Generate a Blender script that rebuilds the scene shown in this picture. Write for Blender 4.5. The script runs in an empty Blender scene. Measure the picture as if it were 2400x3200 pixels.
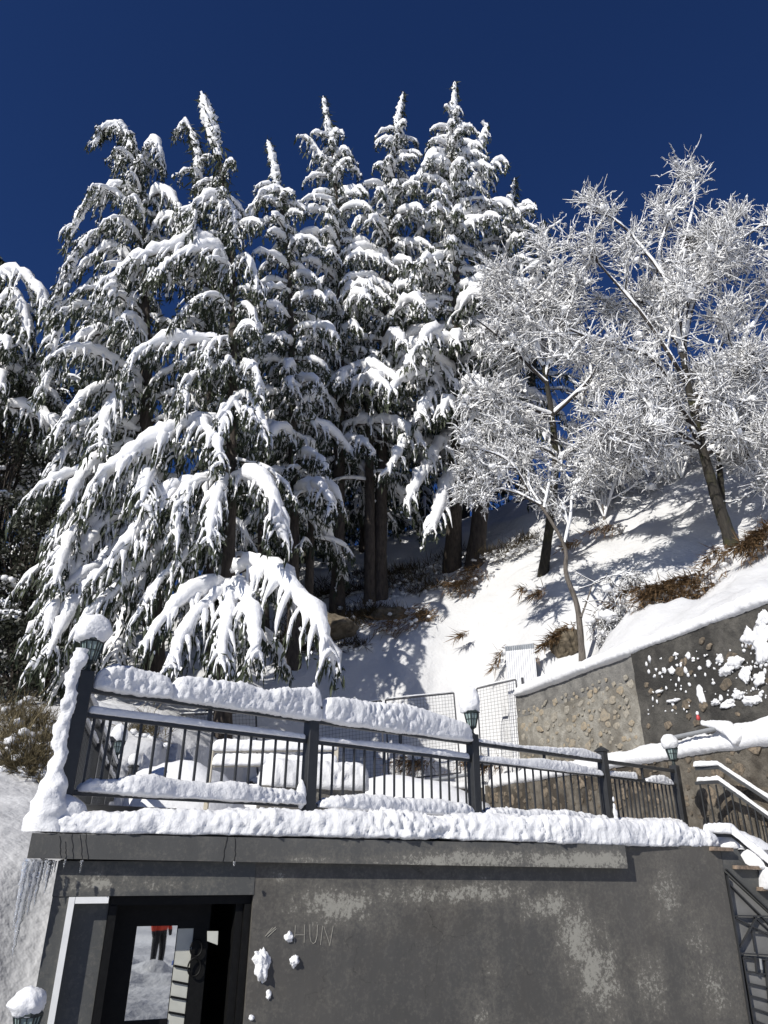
import bpy, math, random
import numpy as np
from mathutils import Vector, Matrix

# ------------------------------------------------------------------ camera
sc = bpy.context.scene
F_PX, PITCH, ROLL, EYE = 2250.0, 25.5, 0.5, 1.65
cam_d = bpy.data.cameras.new('camera')
cam = bpy.data.objects.new('camera', cam_d)
sc.collection.objects.link(cam)
cam_d.sensor_fit = 'VERTICAL'; cam_d.sensor_height = 36.0; cam_d.sensor_width = 27.0
cam_d.lens = F_PX / 3200.0 * 36.0
cam_d.clip_start = 0.03; cam_d.clip_end = 3000
CM = Matrix.Rotation(math.radians(90 + PITCH), 3, 'X') @ Matrix.Rotation(math.radians(ROLL), 3, 'Z')
cam.matrix_world = Matrix.Translation((0, 0, EYE)) @ CM.to_4x4()
sc.camera = cam

# ------------------------------------------------------------------ light
SUN_AZ, SUN_EL = 219.0, 33.0          # compass-like: 0 = +Y, 90 = +X
w = bpy.data.worlds.new('World'); sc.world = w; w.use_nodes = True
nt = w.node_tree
sky = nt.nodes.new('ShaderNodeTexSky'); sky.sky_type = 'NISHITA'; sky.sun_disc = False
sky.sun_elevation = math.radians(SUN_EL); sky.sun_rotation = math.radians(SUN_AZ)
sky.altitude = 2300; sky.air_density = 1.0; sky.dust_density = 0.0; sky.ozone_density = 10.0
bg = nt.nodes['Background']; bg.inputs[1].default_value = 0.068
hs = nt.nodes.new('ShaderNodeHueSaturation'); hs.inputs['Saturation'].default_value = 1.06; hs.inputs['Hue'].default_value = 0.510; hs.inputs['Value'].default_value = 1.0
nt.links.new(sky.outputs[0], hs.inputs['Color']); nt.links.new(hs.outputs[0], bg.inputs[0])
sun_d = bpy.data.lights.new('sun', 'SUN'); sun_d.energy = 5.0; sun_d.angle = math.radians(0.53)
sun_d.color = (1.0, 0.965, 0.90)
sun = bpy.data.objects.new('sun', sun_d); sc.collection.objects.link(sun)
_a, _e = math.radians(SUN_AZ), math.radians(SUN_EL)
SUNV = Vector((math.sin(_a) * math.cos(_e), math.cos(_a) * math.cos(_e), math.sin(_e)))
sun.rotation_euler = SUNV.to_track_quat('Z', 'Y').to_euler()
sun.location = (-20, -20, 30)
sc.view_settings.view_transform = 'Standard'; sc.view_settings.look = 'None'
sc.view_settings.exposure = 0.0; sc.view_settings.gamma = 1.0
sc.cycles.max_bounces = 8; sc.cycles.diffuse_bounces = 4; sc.cycles.glossy_bounces = 3
sc.cycles.transmission_bounces = 6; sc.cycles.transparent_max_bounces = 8
sc.cycles.use_denoising = True
sc.cycles.caustics_reflective = False; sc.cycles.caustics_refractive = False

# ------------------------------------------------------------------ pixel helpers (photo pixels -> places in the world)
def ray(px, py):
    d = CM @ Vector(((px - 1200) / F_PX, -(py - 1600) / F_PX, -1.0))
    return d
def at(px, py, Y):
    d = ray(px, py); t = Y / d.y
    return np.array((d.x * t, Y, EYE + d.z * t))
def on_plane(px, py, p0, n):
    d = ray(px, py); n = Vector(n)
    t = (Vector(p0) - Vector((0, 0, EYE))).dot(n) / d.dot(n)
    return np.array((d.x * t, d.y * t, EYE + d.z * t))
U = np.array((math.sin(math.radians(70)), math.cos(math.radians(70)), 0.0))
N = np.array((math.sin(math.radians(160)), math.cos(math.radians(160)), 0.0))
Z = np.array((0, 0, 1.0))
D0 = 6.3
P0 = -N * D0
def W(px, py, d=0.0):                 # a point of the building's front, d metres proud of the wall face
    return on_plane(px, py, P0 + N * d, N)
def wsd(s, d, z): return P0 + U * s + N * d + Z * z
def ws(px, py, d=0.0):
    p = W(px, py, d); return float(np.dot(p - P0, U)), float(p[2])

# ------------------------------------------------------------------ noise
def _h(ix, iy, iz, seed):
    h = (ix.astype(np.int64) * 374761393 + iy.astype(np.int64) * 668265263 + iz.astype(np.int64) * 2147483647 + seed * 1274126177) & 0xffffffff
    h = ((h ^ (h >> 13)) * 1274126177) & 0xffffffff
    h = ((h ^ (h >> 16)) * 2246822519) & 0xffffffff
    return ((h ^ (h >> 15)) & 0xffff) / 65535.0
def vnoise(P, freq, seed=0):
    q = np.asarray(P, float) * freq
    i = np.floor(q); f = q - i; f = f * f * (3 - 2 * f)
    x, y, z = i[..., 0], i[..., 1], i[..., 2]; r = 0
    for dx in (0, 1):
        for dy in (0, 1):
            for dz in (0, 1):
                wgt = (f[..., 0] if dx else 1 - f[..., 0]) * (f[..., 1] if dy else 1 - f[..., 1]) * (f[..., 2] if dz else 1 - f[..., 2])
                r = r + wgt * _h(x + dx, y + dy, z + dz, seed)
    return r
def fbm(P, freq, octv=3, seed=0, gain=0.5):
    a, s, t = 1.0, 0.0, 0.0
    for o in range(octv):
        s = s + a * (vnoise(P, freq * 2 ** o, seed + o * 17) - 0.5); t += a; a *= gain
    return s / t * 2
def puffy(P, freq, octv=3, seed=0, gain=0.55):
    a, s, t = 1.0, 0.0, 0.0
    for o in range(octv):
        s = s + a * np.abs(2 * vnoise(P, freq * 2 ** o, seed + o * 31) - 1); t += a; a *= gain
    return s / t

# ------------------------------------------------------------------ mesh helpers
C = sc.collection
class MB:
    def __init__(s): s.v = []; s.q = []; s.t = []; s.n = 0; s.qm = []; s.tm = []
    def add(s, V, quads=None, tris=None, m=0):
        V = np.asarray(V, float).reshape(-1, 3)
        if quads is not None and len(quads):
            q = np.asarray(quads, np.int64).reshape(-1, 4) + s.n; s.q.append(q); s.qm.append(np.full(len(q), m))
        if tris is not None and len(tris):
            t = np.asarray(tris, np.int64).reshape(-1, 3) + s.n; s.t.append(t); s.tm.append(np.full(len(t), m))
        s.v.append(V); s.n += len(V)
    def box(s, c, ax, ay, az, m=0):               # centre and three half-axis vectors
        c, ax, ay, az = (np.asarray(k, float) for k in (c, ax, ay, az))
        V = [c + sx * ax + sy * ay + sz * az for sz in (-1, 1) for sy in (-1, 1) for sx in (-1, 1)]
        Q = [(0, 2, 3, 1), (4, 5, 7, 6), (0, 1, 5, 4), (2, 6, 7, 3), (0, 4, 6, 2), (1, 3, 7, 5)]
        if np.dot(np.cross(ax, ay), az) < 0: Q = [k[::-1] for k in Q]
        s.add(V, Q, None, m)
    def bar(s, a, b, w_, h_, up=(0, 0, 1), m=0):    # rectangular bar from a to b
        a, b = np.asarray(a, float), np.asarray(b, float)
        t = b - a; L = np.linalg.norm(t); t = t / L
        up = np.asarray(up, float); sd = np.cross(t, up); sd /= np.linalg.norm(sd); u2 = np.cross(sd, t)
        s.box((a + b) / 2, t * L / 2, sd * w_ / 2, u2 * h_ / 2, m)
    def chbox(s, c, ax, ay, az, ch, m=0):           # box with chamfered edges on all sides
        c, ax, ay, az = (np.asarray(k, float) for k in (c, ax, ay, az))
        L = [np.linalg.norm(k) for k in (ax, ay, az)]; E = [ax / L[0], ay / L[1], az / L[2]]
        P = []
        for i in range(3):
            for sx in (-1, 1):
                for sy in (-1, 1):
                    for sz in (-1, 1):
                        k = [L[0] - ch, L[1] - ch, L[2] - ch]; k[i] = L[i]
                        P.append(c + E[0] * sx * k[0] + E[1] * sy * k[1] + E[2] * sz * k[2])
        s.hull(P, m)
    def hull(s, P, m=0):
        import bmesh
        bm = bmesh.new()
        for p in P: bm.verts.new(p)
        r = bmesh.ops.convex_hull(bm, input=bm.verts)
        bmesh.ops.dissolve_limit(bm, angle_limit=0.01, verts=bm.verts, edges=bm.edges)
        bm.verts.index_update(); V = [v.co[:] for v in bm.verts]
        T = []
        bmesh.ops.triangulate(bm, faces=bm.faces); bm.verts.index_update()
        bmesh.ops.recalc_face_normals(bm, faces=bm.faces)
        V = [v.co[:] for v in bm.verts]; T = [[v.index for v in f.verts] for f in bm.faces]
        bm.free(); s.add(V, None, T, m)
    def tubes(s, P, R, S=5, squash=1.0, m=0, wob=0.0, rng=None, ref=None):
        P = np.asarray(P, float); R = np.asarray(R, float)
        if P.ndim == 2: P = P[None]; R = R[None]
        n, k, _ = P.shape
        T = np.gradient(P, axis=1); T /= np.linalg.norm(T, axis=2, keepdims=True) + 1e-9
        rf = np.zeros_like(T)
        if ref is None:
            mean = np.abs(T[:, :, 2]).mean(1)
            rf[..., 2] = np.where(mean > 0.93, 0, 1)[:, None]; rf[..., 0] = np.where(mean > 0.93, 1, 0)[:, None]
        else: rf[:] = np.asarray(ref)
        sd = np.cross(T, rf); sd /= np.linalg.norm(sd, axis=2, keepdims=True) + 1e-9
        up = np.cross(sd, T)
        a = np.arange(S) * 2 * math.pi / S
        RR = np.repeat(R[:, :, None], S, 2)
        if wob and rng is not None: RR = RR * (1 + wob * (rng.random(RR.shape) - 0.5) * 2)
        V = P[:, :, None] + RR[..., None] * (np.cos(a)[None, None, :, None] * sd[:, :, None] + squash * np.sin(a)[None, None, :, None] * up[:, :, None])
        idx = np.arange(n * k * S).reshape(n, k, S)
        A = idx[:, :-1]; B = idx[:, 1:]
        Q = np.stack([A, np.roll(A, -1, 2), np.roll(B, -1, 2), B], -1).reshape(-1, 4)
        s.add(V.reshape(-1, 3), Q, None, m)
    def blades(s, p, d, l, w_, rng, m=0, k=0.4):
        n = len(p)
        if n == 0: return
        r = rng.normal(size=(n, 3)); sd = np.cross(d, r); sd /= np.linalg.norm(sd, axis=1, keepdims=True) + 1e-9
        mid = p + d * (l * k)[:, None]
        V = np.stack([p, mid + sd * w_[:, None], p + d * l[:, None], mid - sd * w_[:, None]], 1)
        s.add(V.reshape(-1, 3), np.arange(4 * n).reshape(n, 4), None, m)
    def spindles(s, p, d, l, w_, rng, m=0, k=0.45):
        n = len(p)
        if n == 0: return
        r = rng.normal(size=(n, 3)); a = np.cross(d, r); a /= np.linalg.norm(a, axis=1, keepdims=True) + 1e-9
        b = np.cross(d, a); mid = p + d * (l * k)[:, None]; w2 = w_[:, None]
        j = lambda: 0.7 + 0.6 * rng.random((n, 1))
        V = np.stack([p, mid + a * w2 * j(), mid + b * w2 * j(), mid - a * w2 * j(), mid - b * w2 * j(), p + d * l[:, None]], 1)
        T0 = np.array([(0, 2, 1), (0, 3, 2), (0, 4, 3), (0, 1, 4), (5, 1, 2), (5, 2, 3), (5, 3, 4), (5, 4, 1)])
        T0 = T0[:, ::-1]
        s.add(V.reshape(-1, 3), None, (np.arange(n)[:, None, None] * 6 + T0[None]).reshape(-1, 3), m)
    def blobs(s, c, r, rng, m=0, amp=0.25, freq=3.0, lv=1):
        ico_v, ico_t = ICO[lv]
        for ci, ri in zip(c, r):
            ri = np.asarray(ri, float) * np.ones(3)
            off = rng.random(3) * 50
            f = 1 + amp * 2 * (puffy(ico_v + off, freq * 0.5, 2, 5) - 0.35)
            s.add(np.asarray(ci) + ico_v * f[:, None] * ri, None, ico_t, m)
    def grid(s, P, closed_j=False, m=0):
        P = np.asarray(P, float); n, k, _ = P.shape
        idx = np.arange(n * k).reshape(n, k)
        if closed_j:
            A = idx[:-1]; B = idx[1:]
            Q = np.stack([A, np.roll(A, -1, 1), np.roll(B, -1, 1), B], -1)
        else: Q = np.stack([idx[:-1, :-1], idx[:-1, 1:], idx[1:, 1:], idx[1:, :-1]], -1)
        s.add(P.reshape(-1, 3), Q.reshape(-1, 4), None, m)
    def lathe(s, c, prof, S=16, m=0, ax=None):
        c = np.asarray(c, float); a = np.arange(S) * 2 * math.pi / S
        P = np.array([[c + np.array((r * math.cos(t), r * math.sin(t), z)) for t in a] for r, z in prof])
        s.grid(P, True, m)
    def poly(s, pts, m=0):                      # flat fan polygon (convex)
        n = len(pts); s.add(pts, None, [(0, i, i + 1) for i in range(1, n - 1)], m)
    def prism(s, pts, ext, m=0):                 # polygon pts extruded by vector ext
        pts = np.asarray(pts, float); ext = np.asarray(ext, float); n = len(pts)
        V = np.concatenate([pts, pts + ext])
        Q = [(i, (i + 1) % n, n + (i + 1) % n, n + i) for i in range(n)]
        T = [(0, i + 1, i) for i in range(1, n - 1)] + [(n, n + i, n + i + 1) for i in range(1, n - 1)]
        nrm = np.cross(pts[1] - pts[0], pts[2] - pts[1])
        if np.dot(nrm, ext) < 0: Q = [q[::-1] for q in Q]; T = [t[::-1] for t in T]
        s.add(V, Q, T, m)
    def mesh(s, name, mats, origin=(0, 0, 0), smooth=False):
        V = np.concatenate(s.v) - np.asarray(origin)
        q = np.concatenate(s.q) if s.q else np.zeros((0, 4), np.int64); t = np.concatenate(s.t) if s.t else np.zeros((0, 3), np.int64)
        me = bpy.data.meshes.new(name)
        me.vertices.add(len(V)); me.vertices.foreach_set('co', V.astype(np.float32).ravel())
        nl = len(q) * 4 + len(t) * 3
        me.loops.add(nl); me.loops.foreach_set('vertex_index', np.concatenate([q.ravel(), t.ravel()]).astype(np.int32))
        me.polygons.add(len(q) + len(t))
        st = np.concatenate([np.arange(len(q)) * 4, len(q) * 4 + np.arange(len(t)) * 3]).astype(np.int32)
        me.polygons.foreach_set('loop_start', st)
        for mm in (mats if isinstance(mats, (list, tuple)) else [mats]): me.materials.append(mm)
        mi = np.concatenate(s.qm + s.tm).astype(np.int32)
        me.polygons.foreach_set('material_index', mi)
        me.polygons.foreach_set('use_smooth', np.full(len(me.polygons), bool(smooth)))
        me.update(calc_edges=True); me.validate()
        return me

def _ico(lv):
    import bmesh
    bm = bmesh.new(); bmesh.ops.create_icosphere(bm, subdivisions=lv, radius=1)
    V = np.array([v.co[:] for v in bm.verts]); T = np.array([[v.index for v in f.verts] for f in bm.faces]); bm.free()
    return V, T
ICO = {k: _ico(k) for k in (1, 2, 3, 4, 5)}

ORG = {}
def thing(name, label, cat, loc=(0, 0, 0), group=None):
    o = bpy.data.objects.new(name, None); C.objects.link(o); o.location = loc
    o.empty_display_size = 0.2
    o['label'] = label; o['category'] = cat
    if group: o['group'] = group
    ORG[o] = np.asarray(loc, float); return o
def put(name, mb, mat, parent=None, smooth=False, label=None, cat=None, group=None, kind=None):
    org = ORG[parent] if parent is not None else np.zeros(3)
    if parent is None and cat:
        V = np.concatenate(mb.v); org = np.array((V[:, 0].mean(), V[:, 1].mean(), V[:, 2].min()))
    me = mb.mesh(name, mat, org, smooth)
    o = bpy.data.objects.new(name, me); C.objects.link(o)
    if parent is not None: o.parent = parent; ORG[o] = org
    else: o.location = org; ORG[o] = org
    if label: o['label'] = label
    if cat: o['category'] = cat
    if group: o['group'] = group
    if kind: o['kind'] = kind
    return o

# ------------------------------------------------------------------ materials
def new_mat(name):
    m = bpy.data.materials.new(name); m.use_nodes = True
    return m, m.node_tree, m.node_tree.nodes['Principled BSDF']
def nd(nt, typ, **kw):
    n = nt.nodes.new(typ)
    for k, v in kw.items():
        if k.startswith('i_'): n.inputs[k[2:].replace('_', ' ')].default_value = v
        else: setattr(n, k, v)
    return n
def noise(nt, vec, scale, detail=4, rough=0.55, dist=0.0):
    n = nd(nt, 'ShaderNodeTexNoise'); n.inputs['Scale'].default_value = scale; n.inputs['Detail'].default_value = detail
    n.inputs['Roughness'].default_value = rough; n.inputs['Distortion'].default_value = dist
    if vec is not None: nt.links.new(vec, n.inputs['Vector'])
    return n.outputs['Fac']
def ramp(nt, fac, stops):
    r = nd(nt, 'ShaderNodeValToRGB'); e = r.color_ramp.elements
    while len(e) < len(stops): e.new(0.5)
    for k, (p, c) in zip(e, stops):
        k.position = p; k.color = (*c, 1) if isinstance(c, (tuple, list)) else (c, c, c, 1)
    nt.links.new(fac, r.inputs[0]); return r.outputs[0]
def mix(nt, fac, a, b, mode='MIX'):
    n = nd(nt, 'ShaderNodeMix', data_type='RGBA', blend_type=mode)
    for sck, v in ((n.inputs[0], fac), (n.inputs[6], a), (n.inputs[7], b)):
        if isinstance(v, bpy.types.NodeSocket): nt.links.new(v, sck)
        elif isinstance(v, (tuple, list)): sck.default_value = (*v, 1)
        else: sck.default_value = v
    return n.outputs[2]
def math_(nt, op, a, b=0.0, c=None):
    n = nd(nt, 'ShaderNodeMath', operation=op)
    for k, v in enumerate((a, b) if c is None else (a, b, c)):
        if isinstance(v, bpy.types.NodeSocket): nt.links.new(v, n.inputs[k])
        else: n.inputs[k].default_value = v
    return n.outputs[0]
def bump(nt, b, h, strength=0.3, dist=0.02):
    n = nd(nt, 'ShaderNodeBump'); n.inputs['Strength'].default_value = strength; n.inputs['Distance'].default_value = dist
    nt.links.new(h, n.inputs['Height']); nt.links.new(n.outputs[0], b.inputs['Normal'])
def pos(nt): return nd(nt, 'ShaderNodeNewGeometry').outputs['Position']
def objc(nt): return nd(nt, 'ShaderNodeTexCoord').outputs['Object']
def simple(name, col, rough=0.6, metal=0.0, var=0.12, scale=8.0, bstr=0.0, bscale=60.0, bdist=0.004, spec=0.5):
    m, t, b = new_mat(name); p = pos(t)
    f = noise(t, p, scale, 5)
    lo = tuple(c * (1 - var) for c in col); hi = tuple(min(1, c * (1 + var)) for c in col)
    t.links.new(ramp(t, f, [(0.3, lo), (0.7, hi)]), b.inputs['Base Color'])
    b.inputs['Roughness'].default_value = rough; b.inputs['Metallic'].default_value = metal
    b.inputs['Specular IOR Level'].default_value = spec
    if bstr: bump(t, b, noise(t, p, bscale, 4), bstr, bdist)
    return m
M = {}
def snow_mat(name, col, s1, s2, str1, d1):
    m, t, b = new_mat(name); p = pos(t)
    n1 = noise(t, p, s1, 2.2, 0.5); n2 = noise(t, p, s2, 2, 0.5)
    h = math_(t, 'ADD', n1, math_(t, 'MULTIPLY', n2, 0.5))
    t.links.new(ramp(t, n1, [(0.25, tuple(c * 0.96 for c in col)), (0.6, col)]), b.inputs['Base Color'])
    b.inputs['Roughness'].default_value = 0.75; b.inputs['Specular IOR Level'].default_value = 0.25
    bump(t, b, h, str1, d1)
    return m
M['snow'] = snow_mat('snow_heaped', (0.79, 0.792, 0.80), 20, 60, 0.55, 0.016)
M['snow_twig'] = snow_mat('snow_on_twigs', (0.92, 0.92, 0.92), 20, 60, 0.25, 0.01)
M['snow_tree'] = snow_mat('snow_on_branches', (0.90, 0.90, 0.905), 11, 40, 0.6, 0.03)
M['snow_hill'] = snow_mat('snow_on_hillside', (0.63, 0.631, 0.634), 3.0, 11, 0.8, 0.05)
M['black'] = simple('black_painted_steel', (0.028, 0.029, 0.030), 0.42, 0, 0.18, 14, 0.12, 90, 0.003)
M['trim'] = simple('white_trim_board', (0.8, 0.8, 0.78), 0.5, 0, 0.06, 12)
M['wood_black'] = simple('black_door_timber', (0.0045, 0.0045, 0.0045), 0.6, 0, 0.4, 20, 0.3, 40, spec=0.2)  # black timber, darkened further to put the doorway shadow into the colour
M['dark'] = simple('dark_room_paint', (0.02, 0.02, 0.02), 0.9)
M['panel_pale'] = simple('pale_door_panel', (0.52, 0.52, 0.46), 0.6, 0, 0.08, 9)
M['galv'] = simple('galvanised_sheet', (0.42, 0.44, 0.46), 0.45, 0.6, 0.15, 7)
M['fence'] = simple('grey_fence_steel', (0.055, 0.055, 0.06), 0.5, 0.2, 0.2, 10)
M['bench'] = simple('cream_bench_wood', (0.46, 0.42, 0.34), 0.6, 0, 0.12, 10, 0.2, 40)
M['lamp_glass'] = simple('frosted_lamp_glass', (0.24, 0.31, 0.30), 0.25, 0, 0.1, 30)
M['lamp_metal'] = simple('dark_green_lantern_metal', (0.018, 0.026, 0.025), 0.45, 0, 0.2, 30)
M['pipe'] = simple('grey_pipe', (0.28, 0.29, 0.30), 0.5, 0, 0.1, 9)
M['scratch'] = simple('scratched_plaster', (0.24, 0.23, 0.20), 0.9, 0, 0.3, 200)
M['rust'] = simple('worn_stair_tread_edge', (0.20, 0.15, 0.11), 0.8, 0, 0.5, 30, 0.5, 60)
M['red'] = simple('red_plastic_label', (0.5, 0.05, 0.05), 0.5)
M['blue'] = simple('blue_tarpaulin', (0.03, 0.07, 0.25), 0.5, 0, 0.2, 6)
m, t, b = new_mat('door_glass'); b.inputs['Base Color'].default_value = (0.62, 0.64, 0.65, 1)
b.inputs['Metallic'].default_value = 1.0; b.inputs['Roughness'].default_value = 0.015; M['glass'] = m
m, t, b = new_mat('ice'); b.inputs['Base Color'].default_value = (0.95, 0.97, 1, 1); b.inputs['Transmission Weight'].default_value = 0.85
b.inputs['IOR'].default_value = 1.31; b.inputs['Roughness'].default_value = 0.12
bump(t, b, noise(t, pos(t), 70, 4), 0.7, 0.01); M['ice'] = m
# bark
def bark(name, a, b_, sc_=14, moss=None):
    m, t, b = new_mat(name); p = pos(t)
    mp = nd(t, 'ShaderNodeMapping'); mp.inputs['Scale'].default_value = (1, 1, 0.22); t.links.new(p, mp.inputs['Vector'])
    f = noise(t, mp.outputs[0], sc_, 6, 0.65)
    col = ramp(t, f, [(0.32, a), (0.68, b_)])
    if moss: col = mix(t, ramp(t, noise(t, p, 3.0, 4), [(0.5, 0.0), (0.66, 1.0)]), col, moss)
    t.links.new(col, b.inputs['Base Color']); b.inputs['Roughness'].default_value = 0.9
    bump(t, b, f, 0.9, 0.04); return m
M['bark'] = bark('cedar_bark', (0.022, 0.018, 0.015), (0.085, 0.068, 0.055))
M['bark2'] = bark('mossy_bark', (0.010, 0.0085, 0.007), (0.042, 0.036, 0.028), 16, (0.035, 0.035, 0.012))
M['bark3'] = bark('smooth_grey_bark', (0.06, 0.052, 0.044), (0.19, 0.165, 0.14), 20)
M['twig'] = bark('dark_twig_bark', (0.02, 0.017, 0.015), (0.07, 0.058, 0.05), 20)
def leafm(name, a, b_, rough=0.6):
    m, t, b = new_mat(name)
    f = noise(t, pos(t), 2.2, 4); oi = nd(t, 'ShaderNodeObjectInfo').outputs['Random']
    col = ramp(t, math_(t, 'ADD', math_(t, 'MULTIPLY', f, 0.75), math_(t, 'MULTIPLY', oi, 0.25)), [(0.25, a), (0.75, b_)])
    t.links.new(col, b.inputs['Base Color']); b.inputs['Roughness'].default_value = rough
    b.inputs['Specular IOR Level'].default_value = 0.35; return m
M['needle'] = leafm('cedar_needles', (0.018, 0.026, 0.015), (0.055, 0.066, 0.034), 0.65)
M['oakleaf'] = leafm('evergreen_oak_leaf', (0.012, 0.015, 0.009), (0.040, 0.042, 0.024), 0.5)  # leaf colour darkened in place of the shade over these trees
M['grass'] = leafm('dry_grass', (0.10, 0.060, 0.028), (0.28, 0.18, 0.09), 0.85)
M['brush'] = leafm('dry_brush', (0.08, 0.065, 0.035), (0.22, 0.18, 0.10), 0.85)
# rock and stone
def stone_m(name, a, b_, c_, sc_=5):
    m, t, b = new_mat(name); p = pos(t); oi = nd(t, 'ShaderNodeObjectInfo').outputs['Random']
    f = noise(t, p, sc_ * 3, 6, 0.65)
    col = mix(t, ramp(t, oi, [(0.2, 0.0), (0.8, 1.0)]), a, b_)
    col = mix(t, ramp(t, f, [(0.42, 0.0), (0.62, 1.0)]), col, c_)
    t.links.new(col, b.inputs['Base Color']); b.inputs['Roughness'].default_value = 0.9
    bump(t, b, f, 0.8, 0.03); return m
M['stone'] = stone_m('rubble_stone', (0.36, 0.29, 0.20), (0.35, 0.325, 0.275), (0.25, 0.225, 0.18))
M['stone_dark'] = stone_m('dark_rubble_stone', (0.13, 0.105, 0.075), (0.24, 0.19, 0.135), (0.075, 0.064, 0.05))
M['rock'] = stone_m('brown_rock', (0.15, 0.12, 0.08), (0.17, 0.14, 0.10), (0.07, 0.055, 0.035), 1.6)
def mortar(name, a, b_, dk, kd, split=None):
    m, t, b = new_mat(name); p = pos(t)
    f = noise(t, p, 4.5, 7, 0.62); g = noise(t, p, 1.1, 5, 0.6)
    col = ramp(t, f, [(0.35, a), (0.65, b_)])
    col = mix(t, ramp(t, g, [(kd, 1.0), (kd + 0.14, 0.0)]), col, dk)
    t.links.new(col, b.inputs['Base Color']); b.inputs['Roughness'].default_value = 0.95
    vo = nd(t, 'ShaderNodeTexVoronoi', feature='DISTANCE_TO_EDGE'); vo.inputs['Scale'].default_value = 3.4
    dn = nd(t, 'ShaderNodeTexNoise'); dn.inputs['Scale'].default_value = 3.0; dn.inputs['Detail'].default_value = 5; t.links.new(p, dn.inputs['Vector'])
    wv = nd(t, 'ShaderNodeVectorMath', operation='MULTIPLY_ADD'); t.links.new(dn.outputs['Color'], wv.inputs[0]); wv.inputs[1].default_value = (.5, .5, .5); t.links.new(p, wv.inputs[2])
    t.links.new(wv.outputs[0], vo.inputs['Vector'])
    h = math_(t, 'ADD', math_(t, 'MULTIPLY', ramp(t, vo.outputs['Distance'], [(0.0, 0.0), (0.05, 1.0)]), 0.10), math_(t, 'ADD', f, math_(t, 'MULTIPLY', noise(t, p, 22, 6, 0.7), 0.5)))
    bump(t, b, h, 0.9, 0.05); return m
M['mortar_low'] = mortar('rubble_mortar_damp', (0.085, 0.074, 0.058), (0.175, 0.155, 0.125), (0.05, 0.041, 0.031), 0.44)
M['mortar_up'] = mortar('rubble_mortar_pale', (0.20, 0.185, 0.155), (0.36, 0.34, 0.295), (0.15, 0.135, 0.11), 0.42)
M['cement'] = mortar('grey_cement_render', (0.055, 0.052, 0.046), (0.105, 0.098, 0.086), (0.035, 0.033, 0.030), 0.42)
M['cement_mid'] = mortar('grey_cement_band', (0.15, 0.145, 0.135), (0.23, 0.22, 0.20), (0.09, 0.085, 0.08), 0.34)
M['concrete'] = mortar('planter_concrete', (0.17, 0.16, 0.14), (0.26, 0.25, 0.22), (0.11, 0.10, 0.09), 0.36)
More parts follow.
